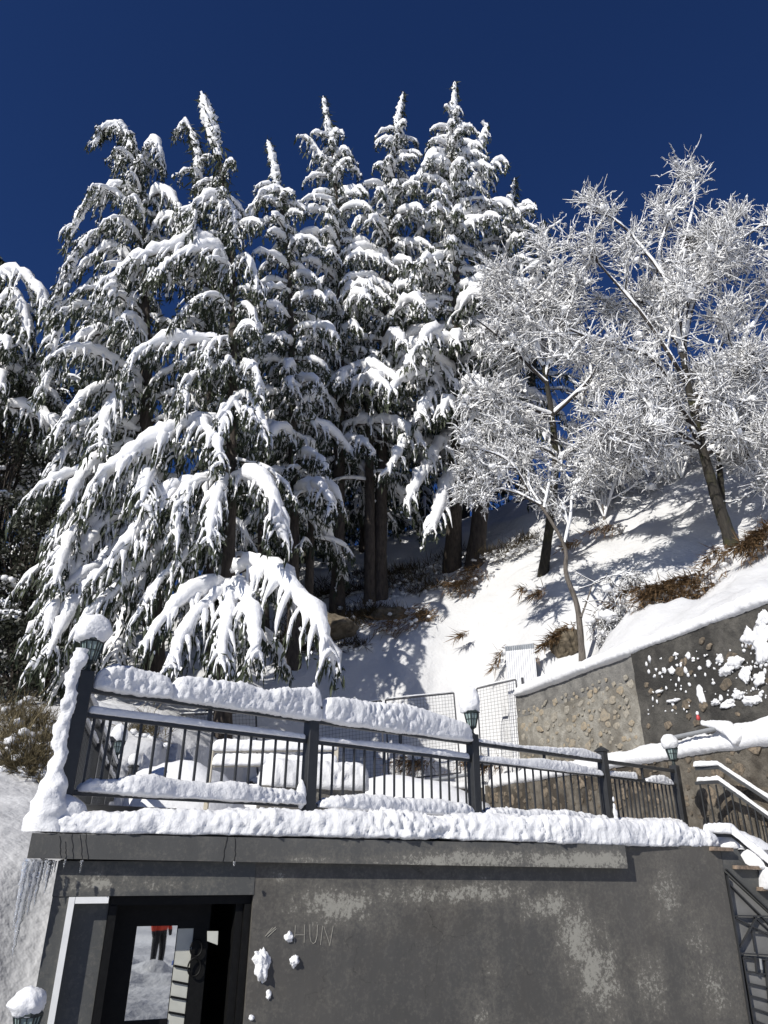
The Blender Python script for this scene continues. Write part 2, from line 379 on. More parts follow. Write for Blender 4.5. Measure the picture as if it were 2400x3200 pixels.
# painted plaster of the building: grey paint with blistered, washed-out patches where damp came through
def plaster(name, spots, base=(0.080, 0.078, 0.073), warm=(0.081, 0.075, 0.066), amt=1.0):
    m, t, b = new_mat(name); p = pos(t)
    n1 = noise(t, p, 1.3, 6, 0.6); n2 = noise(t, p, 9.0, 8, 0.7); n3 = noise(t, p, 38.0, 6, 0.75)
    mp = nd(t, 'ShaderNodeMapping'); mp.inputs['Scale'].default_value = (1, 1, 0.16); t.links.new(p, mp.inputs['Vector'])
    st = noise(t, mp.outputs[0], 7.0, 6, 0.65)
    col = ramp(t, n1, [(0.3, tuple(c * 0.86 for c in base)), (0.5, base), (0.72, warm)])
    col = mix(t, ramp(t, st, [(0.35, 0.35), (0.62, 0.0)]), col, tuple(c * 0.72 for c in base))
    cr = nd(t, 'ShaderNodeTexVoronoi', feature='DISTANCE_TO_EDGE'); cr.inputs['Scale'].default_value = 0.9
    dn = nd(t, 'ShaderNodeTexNoise'); dn.inputs['Scale'].default_value = 2.4; dn.inputs['Detail'].default_value = 7; t.links.new(p, dn.inputs['Vector'])
    wv = nd(t, 'ShaderNodeVectorMath', operation='MULTIPLY_ADD'); t.links.new(dn.outputs['Color'], wv.inputs[0]); wv.inputs[1].default_value = (.9, .9, .9); t.links.new(p, wv.inputs[2]); t.links.new(wv.outputs[0], cr.inputs['Vector'])
    col = mix(t, math_(t, 'MULTIPLY', ramp(t, cr.outputs['Distance'], [(0.0, 1.0), (0.006, 0.0)]), ramp(t, n1, [(0.48, 0.0), (0.6, 0.8)])), col, (0.03, 0.029, 0.027))
    cloud = noise(t, p, 0.55, 5, 0.6, 0.6)
    col = mix(t, ramp(t, cloud, [(0.42, 0.0), (0.68, 0.55)]), col, tuple(c * 1.5 for c in warm))
    tot = None
    for (q, sx, sz, k) in spots:            # each blistered patch: centre on the wall, half sizes
        dv = nd(t, 'ShaderNodeVectorMath', operation='SUBTRACT'); t.links.new(p, dv.inputs[0]); dv.inputs[1].default_value = tuple(q)
        du = nd(t, 'ShaderNodeVectorMath', operation='DOT_PRODUCT'); t.links.new(dv.outputs[0], du.inputs[0]); du.inputs[1].default_value = tuple(U / sx)
        dz = nd(t, 'ShaderNodeVectorMath', operation='DOT_PRODUCT'); t.links.new(dv.outputs[0], dz.inputs[0]); dz.inputs[1].default_value = (0, 0, 1 / sz)
        r2 = math_(t, 'ADD', math_(t, 'POWER', du.outputs['Value'], 2.0), math_(t, 'POWER', dz.outputs['Value'], 2.0))
        fall = math_(t, 'MULTIPLY', math_(t, 'POWER', 2.718, math_(t, 'MULTIPLY', r2, -1.0)), k)
        tot = fall if tot is None else math_(t, 'MAXIMUM', tot, fall)
    if tot is not None:
        v = math_(t, 'ADD', n3, math_(t, 'ADD', math_(t, 'MULTIPLY', n2, 0.7), math_(t, 'MULTIPLY', st, 0.3)))
        msk = math_(t, 'MULTIPLY', math_(t, 'ADD', v, math_(t, 'MULTIPLY', tot, 0.40)), 0.5)
        soft = ramp(t, msk, [(0.50, 0.0), (0.70, 0.75)])
        hard = ramp(t, msk, [(0.638, 0.0), (0.69, 0.9)])
        col = mix(t, math_(t, 'MULTIPLY', soft, amt), col, (0.185, 0.172, 0.145))
        col = mix(t, math_(t, 'MULTIPLY', hard, amt), col, (0.31, 0.30, 0.26))
    t.links.new(col, b.inputs['Base Color']); b.inputs['Roughness'].default_value = 0.62
    b.inputs['Specular IOR Level'].default_value = 0.3
    bump(t, b, math_(t, 'ADD', math_(t, 'MULTIPLY', n2, 0.5), math_(t, 'MULTIPLY', n3, 0.5)), 0.35, 0.012)
    return m
def sp(px, py, sx, sz, k): return (W(px, py), sx, sz, k)
M['wall'] = plaster('painted_plaster', [sp(1050, 2830, 0.45, 0.16, 1.0), sp(1300, 2800, 0.5, 0.12, 0.7), sp(1500, 2790, 0.55, 0.10, 0.95),
    sp(1720, 2830, 0.35, 0.13, 0.9), sp(1800, 2930, 0.22, 0.3, 1.0), sp(1870, 3050, 0.25, 0.4, 0.95), sp(2080, 2790, 0.22, 0.3, 0.75),
    sp(2030, 3080, 0.2, 0.3, 0.75), sp(2180, 2930, 0.2, 0.35, 0.6), sp(2230, 3080, 0.3, 0.3, 0.7), sp(1530, 3000, 0.08, 0.6, 0.45), sp(1510, 3180, 0.2, 0.2, 0.5), sp(880, 2740, .15, .06, .7)])
M['slab'] = plaster('painted_slab_edge', [(W(1480, 2690, .2), 0.9, 0.09, 1.05), (W(1850, 2690, .2), 1.0, 0.09, 1.1), (W(1000, 2690, .2), 0.35, 0.05, 0.7)], (0.086, 0.086, 0.083), (0.08, 0.079, 0.075))
M['wall_plain'] = plaster('plain_grey_plaster', [sp(290, 2760, 0.25, 0.08, 0.95), sp(500, 2765, 0.4, 0.05, 0.5)], (0.080, 0.082, 0.079), (0.074, 0.075, 0.073))
# ================================================================== ground
WD = np.array((-U[1] * 0 + -0.342, 0.940, 0.0))          # direction of the stone walls, away from the camera
WO = np.array((0.940, 0.342, 0.0))                        # uphill, square to them
LW0 = np.array((5.27, 12.69, 0.0))                        # foot of lower wall
UW0 = LW0 + WO * 0.8                                      # foot of upper wall
LEDGE_Z, UPTOP_Z, DECK_Z = 3.30, 5.60, 2.0
ctrl = []
def cz(x, y, z): ctrl.append((x, y, z))
def cp(px, py, Y): ctrl.append(tuple(at(px, py, Y)))
for k in (-6, -3, 0, 2.5, 5, 7.1):
    p = UW0 + WD * k + WO * 0.5; cz(p[0], p[1], UPTOP_Z + 0.12)
for a in [(2270, 1680, 20), (2395, 1480, 23), (2395, 1760, 16.5), (2120, 1850, 18), (1830, 2060, 19.0), (1750, 1690, 25.5), (1950, 1640, 25), (2000, 1900, 18.2),
          (1500, 1775, 27), (1189, 1900, 25.5), (1060, 2140, 22.5), (1300, 2110, 22.5), (1430, 1960, 24), (1620, 1900, 23), (1640, 2030, 21), (1320, 1790, 29), (900, 1960, 25),
          (1200, 1690, 34), (700, 1830, 32), (1900, 1440, 33), (2390, 1330, 33), (820, 2180, 21.5),
          (100, 2570, 9.0), (60, 2900, 6.8), (30, 3190, 5.2), (60, 2480, 11.0), (60, 2340, 13.5), (-200, 2600, 8), (-250, 2300, 13), (400, 2330, 14.5), (600, 2300, 17)]: cp(*a)
for a in [(-2, 20.4, 3.5), (1.0, 20.6, 3.6), (2.2, 20.9, 4.0), (0, 0, 0), (4, 2, 0), (-4, 1, 0), (0, -12, -1.0), (3, -5, -0.75), (6, -5, -0.75), (14, 2, 0), (-14, 0, -1), (0, 4.2, -0.4), (-3.5, 3.6, -0.1), (4, 5.5, -0.3), (10, 7, 0.2), (20, 12, 8), (20, 25, 17), (24, 40, 22),
          (0, 60, 18), (20, 60, 22), (-20, 60, 14), (-22, 30, 9), (-22, 12, 0), (-14, 18, 4.0), (0, -40, -2), (30, -20, -1), (-30, -20, -3), (60, 60, 25), (-60, 60, 10), (60, 0, 8), (-60, 0, -8), (0, 120, 20), (0, -120, 0), (120, 0, 14), (-120, 0, -10)]: cz(*a)
CT = np.array(ctrl); _c2 = 1.4 ** 2
def _phi(d2): return np.sqrt(d2 + _c2)
_A = _phi(((CT[:, None, :2] - CT[None, :, :2]) ** 2).sum(-1)) + np.eye(len(CT)) * 0.02
_n = len(CT); _B = np.zeros((_n + 1, _n + 1)); _B[:_n, :_n] = _A; _B[:_n, _n] = 1; _B[_n, :_n] = 1
_w = np.linalg.solve(_B, np.append(CT[:, 2], 0))
def hill(xy):
    xy = np.asarray(xy, float); out = np.zeros(len(xy))
    for i in range(0, len(xy), 20000):
        c = xy[i:i + 20000]; out[i:i + 20000] = _phi(((c[:, None] - CT[None, :, :2]) ** 2).sum(-1)) @ _w[:_n] + _w[_n]
    return out
P1 = np.array((-2.465, 5.98, 0)); P5 = np.array((4.55, 11.8, 0))          # first and last post of the front railing
RD = (P5 - P1) / np.linalg.norm(P5 - P1); RL = np.linalg.norm(P5 - P1)
SD = np.array((math.sin(math.radians(-16)), math.cos(math.radians(-16)), 0))   # side railing direction
LC = LW0 + WD * 7.6                                                       # inner corner: lower wall meets back wall
BL = np.array((-3.2, 18.6, 0))                                            # far left end of the back wall
def inside(xy, poly):
    r = np.zeros(len(xy), bool); n = len(poly)
    for i in range(n):
        x1, y1 = poly[i][:2]; x2, y2 = poly[(i + 1) % n][:2]
        c = ((y1 > xy[:, 1]) != (y2 > xy[:, 1])) & (xy[:, 0] < (x2 - x1) * (xy[:, 1] - y1) / (y2 - y1 + 1e-12) + x1)
        r ^= c
    return r
S_R, _ = ws(2330, 2800)
S_L, _ = ws(170, 2760)
SL0 = P0 + U * S_L
bk = np.array((0, 0.2, 0))
deck_poly = [P0 + U * (S_L + 0.15) - N * 0.2, P0 + U * (S_R + 1.5) - N * 0.2, LW0 - WD * 3.2 + WO * 0.2, LW0 + WO * 0.2, LC + WO * 0.2 + bk, BL + bk, P1 + SD * 7.6 + np.array((.2, 0, 0)), SL0 - N * 0.4 + np.cross(SD, Z) * 0.15]
deck_poly = [np.array((p[0], p[1], 0)) for p in deck_poly]
ledge_poly = [LW0 - WD * 3.2 - WO * 0.05, LC, BL, BL + np.array((0, 1.6, 0)), LC + np.array((0.5, 1.2, 0)), UW0 + WD * 7.1 + WO * .2, UW0 - WD * 3.2 + WO * .2]
def ground_z(xy, detail=True):
    xy = np.asarray(xy, float); z = hill(xy)
    if detail:
        P = np.column_stack([xy, np.zeros(len(xy))])
        d = np.hypot(xy[:, 0], xy[:, 1] - 2); amp = np.clip((d - 5) / 8, 0.25, 1)
        z = z + amp * (0.42 * fbm(P, 0.35, 3, 3) + 0.22 * fbm(P, 1.1, 3, 8) + 0.12 * puffy(P, 1.6, 3, 31) + 0.05 * fbm(P, 4.5, 2, 12))
        nearm = np.clip(1 - (np.hypot(xy[:, 0] - 3, xy[:, 1] + 2) - 9) / 3, 0, 1) * (xy[:, 1] < 4.6)
        z = z + nearm * (0.34 * (puffy(P, 1.5, 3, 21) - 0.3) + 0.06 * fbm(P, 6, 2, 22))     # trodden snow round the photographer
    # keep the hill off the wall tops and out of the terrace and the building; each step lies inside a wall's thickness
    ins = inside(xy, deck_poly); led = inside(xy, ledge_poly) & ~ins
    d = np.dot(xy - P0[:2], N[:2]); b = (d > -0.22) & (xy[:, 1] < 9.5) & (np.dot(xy - P0[:2], U[:2]) > S_L - 0.1)
    z[b] = np.minimum(z[b], -1.05 + np.clip(d[b], 0, 9) * 0.36)
    su = np.dot(xy - P0[:2], U[:2]); b2 = (d > -3.0) & ~b & (su > S_L - 4.0) & (su <= S_L + 0.4) & (xy[:, 1] < 9.5)
    z[b2] = np.minimum(z[b2], -1.05 + np.clip(d[b2], 0, 9) * 0.36 + np.clip(S_L - 0.1 - su[b2], 0, 9) * 0.75 + np.clip(-d[b2], 0, 9) * 1.0)
    z[ins] = -1.35
    if led.any(): z[led] = LEDGE_Z + 0.02 + 0.05 * vnoise(np.column_stack([xy[led], np.zeros(led.sum())]), 2, 4)
    return z
def gz(x, y, detail=False): return float(ground_z(np.array([[x, y]]), detail)[0])
def axis(parts):
    o = [parts[0][0]]
    for a, b_, st in parts: o += list(np.linspace(a, b_, max(2, int((b_ - a) / st) + 1))[1:])
    return np.array(o)
gx = axis([(-140, -30, 10), (-30, -11, 1.0), (-11, 12, 0.165), (12, 30, 0.6), (30, 140, 10)])
gy = axis([(-140, -15, 10), (-15, -9, 0.5), (-9, 34, 0.17), (34, 60, 1.0), (60, 150, 10)])
GX, GY = np.meshgrid(gx, gy, indexing='ij')
xy = np.column_stack([GX.ravel(), GY.ravel()])
GZ = ground_z(xy).reshape(GX.shape)
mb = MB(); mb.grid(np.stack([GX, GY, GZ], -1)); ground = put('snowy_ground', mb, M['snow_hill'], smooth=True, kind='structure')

# ================================================================== helper: heaped snow
ROT = np.array(Matrix.Rotation(0.7, 3, 'X') @ Matrix.Rotation(0.6, 3, 'Y') @ Matrix.Rotation(0.4, 3, 'Z'))
def snow_run(mb, path, hw, hh, res=0.022, m_=26, seed=0, amp=0.05, freq=7, hvar=0.25, side=None, endk=1.2, flat=0.7, under=0.10):
    """a loaf of snow along a path (n x 3), half width hw, height hh (numbers or per-point arrays)"""
    path = np.asarray(path, float)
    seg = np.linalg.norm(np.diff(path, axis=0), axis=1); cum = np.concatenate([[0], np.cumsum(seg)]); L = cum[-1]
    n = max(6, int(L / res)); s = np.linspace(0, L, n)
    P = np.column_stack([np.interp(s, cum, path[:, k]) for k in range(3)])
    hw = np.interp(s, cum, np.broadcast_to(hw, len(path))); hh = np.interp(s, cum, np.broadcast_to(hh, len(path)))
    T = np.gradient(P, axis=0); T[:, 2] = 0; T /= np.linalg.norm(T, axis=1, keepdims=True) + 1e-9
    sd = np.cross(T, Z)
    e = np.minimum(s, L - s) / (endk * hw.mean() + 1e-6); e = np.clip(e, 0, 1); e = np.sqrt(np.clip(1 - (1 - e) ** 2, 0.0004, 1))
    hv = 1 + hvar * fbm(P, 1.6, 2, seed + 5)
    a = np.linspace(0, 2 * math.pi, m_, endpoint=False)
    ca, sa = np.cos(a), np.sin(a)
    aa = np.linspace(0, 2 * math.pi, 721); Xd = np.sign(np.cos(aa)) * np.abs(np.cos(aa)) ** flat; Zd = np.where(np.sin(aa) > 0, np.abs(np.sin(aa)) ** flat, -under * np.abs(np.sin(aa)))
    ln = np.concatenate([[0], np.cumsum(np.hypot(np.diff(Xd) * hw.mean(), np.diff(Zd) * hh.mean()))]); u_ = np.linspace(0, ln[-1], m_, endpoint=False)   # even steps round the section
    X = np.interp(u_, ln, Xd); Zt = np.interp(u_, ln, Zd); a = np.interp(u_, ln, aa); ca, sa = np.cos(a), np.sin(a)
    V = P[:, None] + sd[:, None] * (X[None, :, None] * (hw * e)[:, None, None]) + Z * (Zt[None, :, None] * (hh * e * hv)[:, None, None])
    dirn = sd[:, None] * ca[None, :, None] + Z * sa[None, :, None]
    V_ = V @ ROT
    mod = (0.25 + 1.5 * vnoise(P * [1, 1, 1], 2.1, seed + 11))[:, None]
    k = (amp * 0.9 * fbm(V_, freq * 0.4, 3, seed) + mod * amp * 0.5 * (puffy(V_, freq * 1.6, 2, seed + 2, 0.7) - 0.25) + mod * amp * 0.55 * fbm(V_, freq * 3.6, 2, seed + 7, 0.8)) * np.clip(e, 0.15, 1)[:, None] * np.where(sa > -0.3, 1, 0.4)[None]
    V = V + dirn * k[..., None]
    mb.grid(V, True)
def snow_ball(mb, c, r, seed=0, amp=0.16, lv=4, freq=3.0, flatb=False):
    v, t = ICO[lv]; v0 = v; off = np.array((seed * 3.1, seed * 1.7, 0))
    f = 1 + amp * 0.9 * fbm(v + off, freq * 0.45, 3, seed) + amp * 0.55 * (puffy(v + off, freq * 1.3, 3, seed + 3, 0.7) - 0.3)
    V = v * f[:, None]
    if flatb: V = V * np.array((1, 1, 1.0)); V[:, 2] = np.where(V[:, 2] < -0.62, -0.62 + 0.25 * (V[:, 2] + 0.62), V[:, 2])
    mb.add(np.asarray(c) + V * np.asarray(r, float), None, t)

# ================================================================== building
bld = thing('grey_building', 'dark grey painted building under the terrace with black doorway', 'building', tuple(P0 + U * S_L))
def wrect(mb, pts_px, d, depth, m=0):           # px polygon on plane d, extruded back
    mb.prism([W(x, y, d) for x, y in pts_px], -N * depth, m)
sT, zT = ws(1979, 2640); _, zR = ws(2240, 2644)
S_DR, Z_LT = ws(793, 2796)                         # right jamb, underside of lintel
S_DL, _ = ws(330, 2796); S_END, _ = ws(2262, 2720)
BOT = -1.2
def wbox(mb, s0, s1, d0, d1, z0, z1, m=0):
    mb.box(wsd((s0 + s1) / 2, (d0 + d1) / 2, (z0 + z1) / 2), U * (s1 - s0) / 2, N * (d1 - d0) / 2 * -1, Z * (z1 - z0) / 2, m)
mb = MB(); wbox(mb, S_DR, S_END, -0.35, 0.0, BOT, zT); put('wall', mb, M['wall'], bld, label='stained grey plaster front wall')
_, z_lint_top = ws(300, 2700)
mb = MB(); wbox(mb, S_L, S_DR - 0.002, -0.35, 0.004, Z_LT, z_lint_top + 0.02); put('lintel', mb, M['wall_plain'], bld)
s_col0 = S_L; s_col1 = ws(205, 2900)[0]
mb = MB(); wbox(mb, S_L + 0.004, s_col1, -0.5, -0.004, BOT, Z_LT - 0.002); put('corner_pier', mb, M['wall_plain'], bld)
s_pan1 = ws(338, 2850)[0]
mb = MB(); wbox(mb, s_col1 + 0.002, s_pan1, -0.30, -0.07, BOT, Z_LT - 0.03); put('side_panel', mb, M['wall_plain'], bld)
mb = MB()
s_t0, z_t = ws(210, 2803); s_t1 = ws(228, 2803)[0]
wbox(mb, s_col1 - 0.012, s_col1 + 0.030, -0.069, 0.022, BOT, z_t); wbox(mb, s_col1 + 0.032, s_pan1 - 0.01, -0.069, 0.020, z_t - 0.042, z_t)
put('white_trim', mb, M['trim'], bld, label='white trim strip round the side panel')
# left side of the building, running back under the side railing
SL0 = P0 + U * S_L
mb = MB(); a0 = SL0 - N * 0.36; a1 = a0 + SD * 9
mb.prism([a0 + Z * BOT, a1 + Z * BOT, a1 + Z * 1.6, a0 + Z * 1.6], np.cross(SD, Z) * 0.3); put('side_wall', mb, M['wall_plain'], bld)
# slab with overhang
OV = 0.09
TLs, TLz = ws(100, 2603, OV); BLs, BLz = ws(100, 2682, OV); TRs, TRz = ws(1953, 2641, OV); BRs, BRz = ws(1953, 2714, OV)
mb = MB()
fr = [wsd(TLs, OV, BLz), wsd(TRs, OV, BRz), wsd(TRs, OV, TRz), wsd(TLs, OV, TLz)]
mb.prism(fr, -N * 0.62)
put('roof_slab', mb, M['slab'], bld, label='overhanging roof slab edge with peeling grey paint')
mb = MB(); q0 = wsd(TLs, OV - 0.63, 0); q1 = q0 + SD * 8.5; sx = np.cross(SD, Z)
mb.prism([q0 + Z * BLz, q1 + Z * BLz, q1 + Z * TLz, q0 + Z * TLz], sx * 0.5); put('side_slab', mb, M['slab'], bld)
# doorway: recess, jambs, leaf
_, z_fr = ws(560, 2828); s_j0 = ws(345, 2900)[0]; s_j1 = ws(770, 2990)[0]
mb = MB(); wbox(mb, s_pan1 + 0.004, S_DR - 0.004, -0.16, -0.055, z_fr, Z_LT - 0.004); put('door_head', mb, M['wood_black'], bld)
mb = MB(); wbox(mb, S_DR - 0.055, S_DR - 0.004, -0.20, -0.045, BOT, z_fr - 0.002); wbox(mb, S_DR - 0.115, S_DR - 0.058, -0.20, -0.09, BOT, z_fr - 0.002); put('door_jamb', mb, M['wood_black'], bld)
mb = MB(); wbox(mb, s_pan1 + 0.004, s_pan1 + 0.06, -0.20, -0.045, BOT, z_fr - 0.002); put('door_jamb', mb, M['wood_black'], bld)
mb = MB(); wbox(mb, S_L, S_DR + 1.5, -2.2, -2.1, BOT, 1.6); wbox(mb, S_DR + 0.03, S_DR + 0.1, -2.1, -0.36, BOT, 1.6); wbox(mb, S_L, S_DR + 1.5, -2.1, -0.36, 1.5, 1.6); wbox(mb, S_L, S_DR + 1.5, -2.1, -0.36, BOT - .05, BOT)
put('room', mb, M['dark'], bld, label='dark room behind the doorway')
DD = -0.30
door = MB(); g0, gt = ws(428, 2895, DD); g1, _ = ws(556, 2895, DD); _, gb = ws(480, 3187, DD); p1s, _ = ws(606, 2900, DD)
s0 = s_pan1 + 0.062
wbox(door, s0, g0, DD - 0.04, DD, BOT, z_fr); wbox(door, g0, g1, DD - 0.04, DD, gt, z_fr); wbox(door, g0, g1, DD - 0.04, DD, BOT, gb)
wbox(door, p1s, p1s + 0.12, DD - 0.04, DD, BOT, z_fr); wbox(door, g1, p1s, DD - 0.04, DD, gt - 0.02, z_fr)
dr = put('door', door, M['wood_black'], bld, label='black glazed door leaf')
mb = MB(); wbox(mb, g0 + 0.002, g1 - 0.002, DD - 0.026, DD - 0.014, gb, gt); put('glass_pane', mb, M['glass'], dr, label='door glass mirroring trampled snow and a person')
mb = MB(); wbox(mb, g1 + 0.004, p1s, DD - 0.03, DD - 0.008, BOT, gt - 0.022); put('pale_panel', mb, M['panel_pale'], dr, label='pale sunlit strip beside the door glass')
for yy in (3022, 3070, 3118, 3166):  # dark bars stand in for stripes of shadow across the pale strip
    zz = ws(580, yy, DD)[1]; mb = MB(); mb.bar(wsd(g1 + 0.004, DD + 0.0, zz + 0.012), wsd(p1s, DD + 0.0, zz - 0.012), 0.012, 0.014); put('shadow_bar', mb, M['wood_black'], dr)
mb = MB(); hc = wsd(p1s + 0.03, DD + 0.03, ws(600, 2962, DD)[1])
for k_, (dz, rr) in enumerate(((0.0, 0.055), (-0.125, 0.06))):
    a = np.linspace(0, 2 * math.pi, 24); mb.tubes(np.array([hc + U * math.cos(x) * rr * 0.8 + Z * (dz + math.sin(x) * rr) for x in a]), np.full(24, 0.007), 6)
put('ring_handle', mb, M['wood_black'], dr)
mb = MB(); mb.prism([W(648, 2910, -0.1), W(682, 2910, -0.1), W(680, 2953, -0.1), W(648, 2941, -0.1)], -N * 0.01); put('lit_patch', mb, M['panel_pale'], bld, label='small pale plate standing in for a sunlit patch in the dark doorway')  # pale plate stands in for a patch of sunlight inside the doorway
# scratched letters on the plaster (U, H, N strokes)
def strokes(name, lines):
    mb = MB()
    for ln in lines:
        mb.tubes(np.array([W(x, y, 0.0012) for x, y in ln]), np.full(len(ln), 0.0035), 4)
    o = put(name, mb, M['scratch'], bld)
strokes('scratched_letter', [[(924, 2891), (920, 2948)], [(953, 2889), (951, 2946)], [(922, 2922), (952, 2922)]])
strokes('scratched_letter', [[(969, 2888), (969, 2925), (972, 2941), (979, 2949), (986, 2944), (991, 2925), (993, 2890)]])
strokes('scratched_letter', [[(1002, 2953), (1009, 2893)], [(1012, 2893), (1032, 2955)], [(1031, 2955), (1042, 2893)]])
strokes('scratch_mark', [[(829, 2926), (862, 2897)], [(833, 2921), (852, 2899)], [(836, 2928), (864, 2902)]])
# drip stains / meltwater tracks on slab edge
mb = MB()
for x, y0, y1 in ((190, 2612, 2680), (205, 2630, 2684), (225, 2606, 2686), (248, 2608, 2686), (268, 2606, 2688), (712, 2615, 2692), (732, 2612, 2700)):
    r = random.Random(x); ys = np.linspace(y0, y1, 9); xx = x + np.cumsum([r.uniform(-4, 3.2) for _ in ys])
    mb.tubes(np.array([W(a, b_, OV + 0.001) for a, b_ in zip(xx, ys)]), np.full(9, 0.004), 4, 0.5)
put('meltwater_streak', mb, simple('wet_streak', (0.012, 0.012, 0.012), 0.12), bld, kind='stuff')

# stair flank beside the wall and steel gate below it
stair = thing('outdoor_stair', 'snowy stair flank of grey plaster descending right of the wall', 'stairs', tuple(wsd(S_END, 0, 0)))
mb = MB(); mb.prism([W(2252, 2652, -.004), W(2262, 2722, -.004), W(2420, 2868, -.004), W(2420, 2752, -.004), W(2330, 2700, -.004), W(2305, 2655, -.004)], -N * 0.3); put('stringer', mb, M['wall_plain'], stair)
mb = MB(); mb.prism([W(2266, 2725, -.03), W(2350, 3220, -.03), W(2460, 3220, -.03), W(2460, 2850, -.03)], -N * 0.1); put('back_panel', mb, simple('light_grey_plaster', (0.17, 0.168, 0.16), 0.8, 0, 0.18, 4, 0.2, 50), stair)
for (x0, x1, y) in ((2230, 2292, 2652), (2304, 2380, 2710), (2380, 2440, 2778)):
    mb = MB(); mb.prism([W(x0, y - 6, .06), W(x1, y - 3, .06), W(x1, y + 8, .06), W(x0, y + 6, .06)], -N * 0.5); put('tread', mb, M['rust'], stair)
gate = thing('steel_gate', 'black steel lattice gate under the stair at right edge', 'gate', tuple(W(2330, 3150, -.1)))
def gb(name, a, b_, wd, d=-0.025, mt='black', th=0.03):
    d = d * 0.35 + 0.012; mb = MB(); mb.bar(W(*a, d), W(*b_, d), th * 0.4, wd * 0.85, N); return put(name, mb, M[mt], gate)
gb('frame_bar', (2272, 2735), (2345, 3215), 0.035)
gb('frame_bar', (2268, 2716), (2420, 2862), 0.04, -0.010)
gb('brace', (2280, 2765), (2420, 2905), 0.035, -0.040)
gb('cross_bar', (2292, 2861), (2430, 2864), 0.032, -0.033)
gb('brace', (2312, 2960), (2364, 2866), 0.025, -0.043)
gb('brace', (2298, 2868), (2420, 2930), 0.022, -0.047)
gb('brace', (2356, 2864), (2420, 2922), 0.022, -0.037)
gb('cross_bar', (2312, 2979), (2430, 2986), 0.03, -0.025)
gb('brace', (2350, 2912), (2360, 2975), 0.014, -0.049)
gb('cross_bar', (2350, 2910), (2420, 2916), 0.014, -0.051)
leaf = gb('leaf_frame', (2319, 2990), (2358, 3215), 0.03, -0.065)
gb('leaf_frame', (2390, 2996), (2412, 3215), 0.03, -0.066); gb('leaf_frame', (2320, 2990), (2400, 3000), 0.03, -0.067)
for k in range(5): gb('leaf_bar', (2326 + k * 6, 3033 + k * 38), (2402, 3046 + k * 40), 0.016, -0.070)
gb('latch', (2360, 2990), (2364, 3040), 0.022, -0.005); gb('latch', (2376, 2996), (2380, 3030), 0.02, -0.007, 'pipe')

# ================================================================== terrace deck
mb = MB()
dp = [wsd(TLs + 0.05, OV - 0.05, 0), wsd(TRs, OV - 0.05, 0), wsd(S_END, -0.02, 0)] + deck_poly[2:7]
dp = [np.array((p[0], p[1], TRz - 0.02)) for p in dp]
c = sum(dp) / len(dp); V = [c] + dp; n = len(dp)
mb.add(V, None, [(0, 1 + i, 1 + (i + 1) % n) for i in range(n)])
mb2 = MB(); rp = [P1 - RD * 0.1 + SD * 0.1, P5 + RD * 0.1, LW0 - WO * 0.02, LC - WO * 0.02, BL, P1 + SD * 7.5]
rp = [np.array((p[0], p[1], DECK_Z)) for p in rp]; c = sum(rp) / len(rp); V = [c] + rp; n = len(rp)
mb.add(V, None, [(0, 1 + i, 1 + (i + 1) % n) for i in range(n)])
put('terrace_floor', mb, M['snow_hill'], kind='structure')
# bank of snow lying on the slab edge
runs = [(-0.14, 0), ]
fp = []
for x, yb in ((120, 2600), (300, 2604), (700, 2609), (1200, 2616), (1600, 2628), (1900, 2640), (1990, 2642), (2100, 2644), (2240, 2648)):
    fp.append(W(x, yb, -0.06 if x < 1950 else -0.15))
fp = np.array(fp)
tops = [W(x, y, -0.06)[2] for x, y in ((120, 2545), (300, 2536), (700, 2530), (1200, 2543), (1600, 2553), (1900, 2560), (1990, 2562), (2100, 2572), (2240, 2606))]
mb = MB(); snow_run(mb, fp, np.array([.16, .165, .16, .16, .16, .155, .155, .16, .14]), np.array(tops) - fp[:, 2], 0.017, 44, 3, 0.05, 9, 0.10, flat=0.55, under=0.05)
put('snow_bank', mb, M['snow'], smooth=True, label='long lumpy snow bank lying along the edge of the roof slab', cat='snow')
# snow filling the wedge between the slab edge and the railing
mb = MB(); n1, n2 = 160, 22
A = np.array([P1 + RD * (RL * i / (n1 - 1)) for i in range(n1)]); Bq = np.array([fp[0] + (wsd(S_END, -.15, 0) - fp[0]) * i / (n1 - 1) for i in range(n1)])
G = A[:, None] * (1 - np.linspace(0, 1, n2)[None, :, None]) + Bq[:, None] * np.linspace(0, 1, n2)[None, :, None]
G[..., 2] = DECK_Z - 0.06 + 0.03 * fbm(G, 3, 3, 9) - 0.05 * np.linspace(0, 1, n2)[None] - 0.06 * np.linspace(0, 1, n1)[:, None]
mb.grid(G); put('ledge_snow', mb, M['snow'], smooth=True, kind='structure')
# heap at the corner, running up the first post
mb = MB(); cpt = W(140, 2590, 0.0)
v_, t_ = ICO[4]; f_ = 1 + .16 * fbm(v_, 1.6, 3, 5) + .10 * (puffy(v_ @ ROT, 4, 3, 6) - .3)
mb.add(W(176, 2572, -.10) + f_[:, None] * (v_[:, :1] * U * .23 + v_[:, 1:2] * N * .17 + np.maximum(v_[:, 2:3], -.3) * Z * .20), None, t_)
pts = [W(150, 2600, -.06), W(158, 2530, -.02), W(166, 2450, -.03), W(186, 2350, -.03), W(196, 2270, -.03), W(213, 2200, -.03), W(225, 2120, -.03), W(240, 2075, -.04), W(255, 2030, -.06)]
pp = np.array(pts); tt = np.linspace(0, 1, len(pp)); q = np.linspace(0, 1, 70)
path = np.column_stack([np.interp(q, tt, pp[:, k]) for k in range(3)])
a = np.linspace(0, 2 * math.pi, 26, endpoint=False)
r = np.interp(q, [0, .1, .2, .3, .7, .9, 1], [.15, .14, .10, .055, .042, .055, .03])
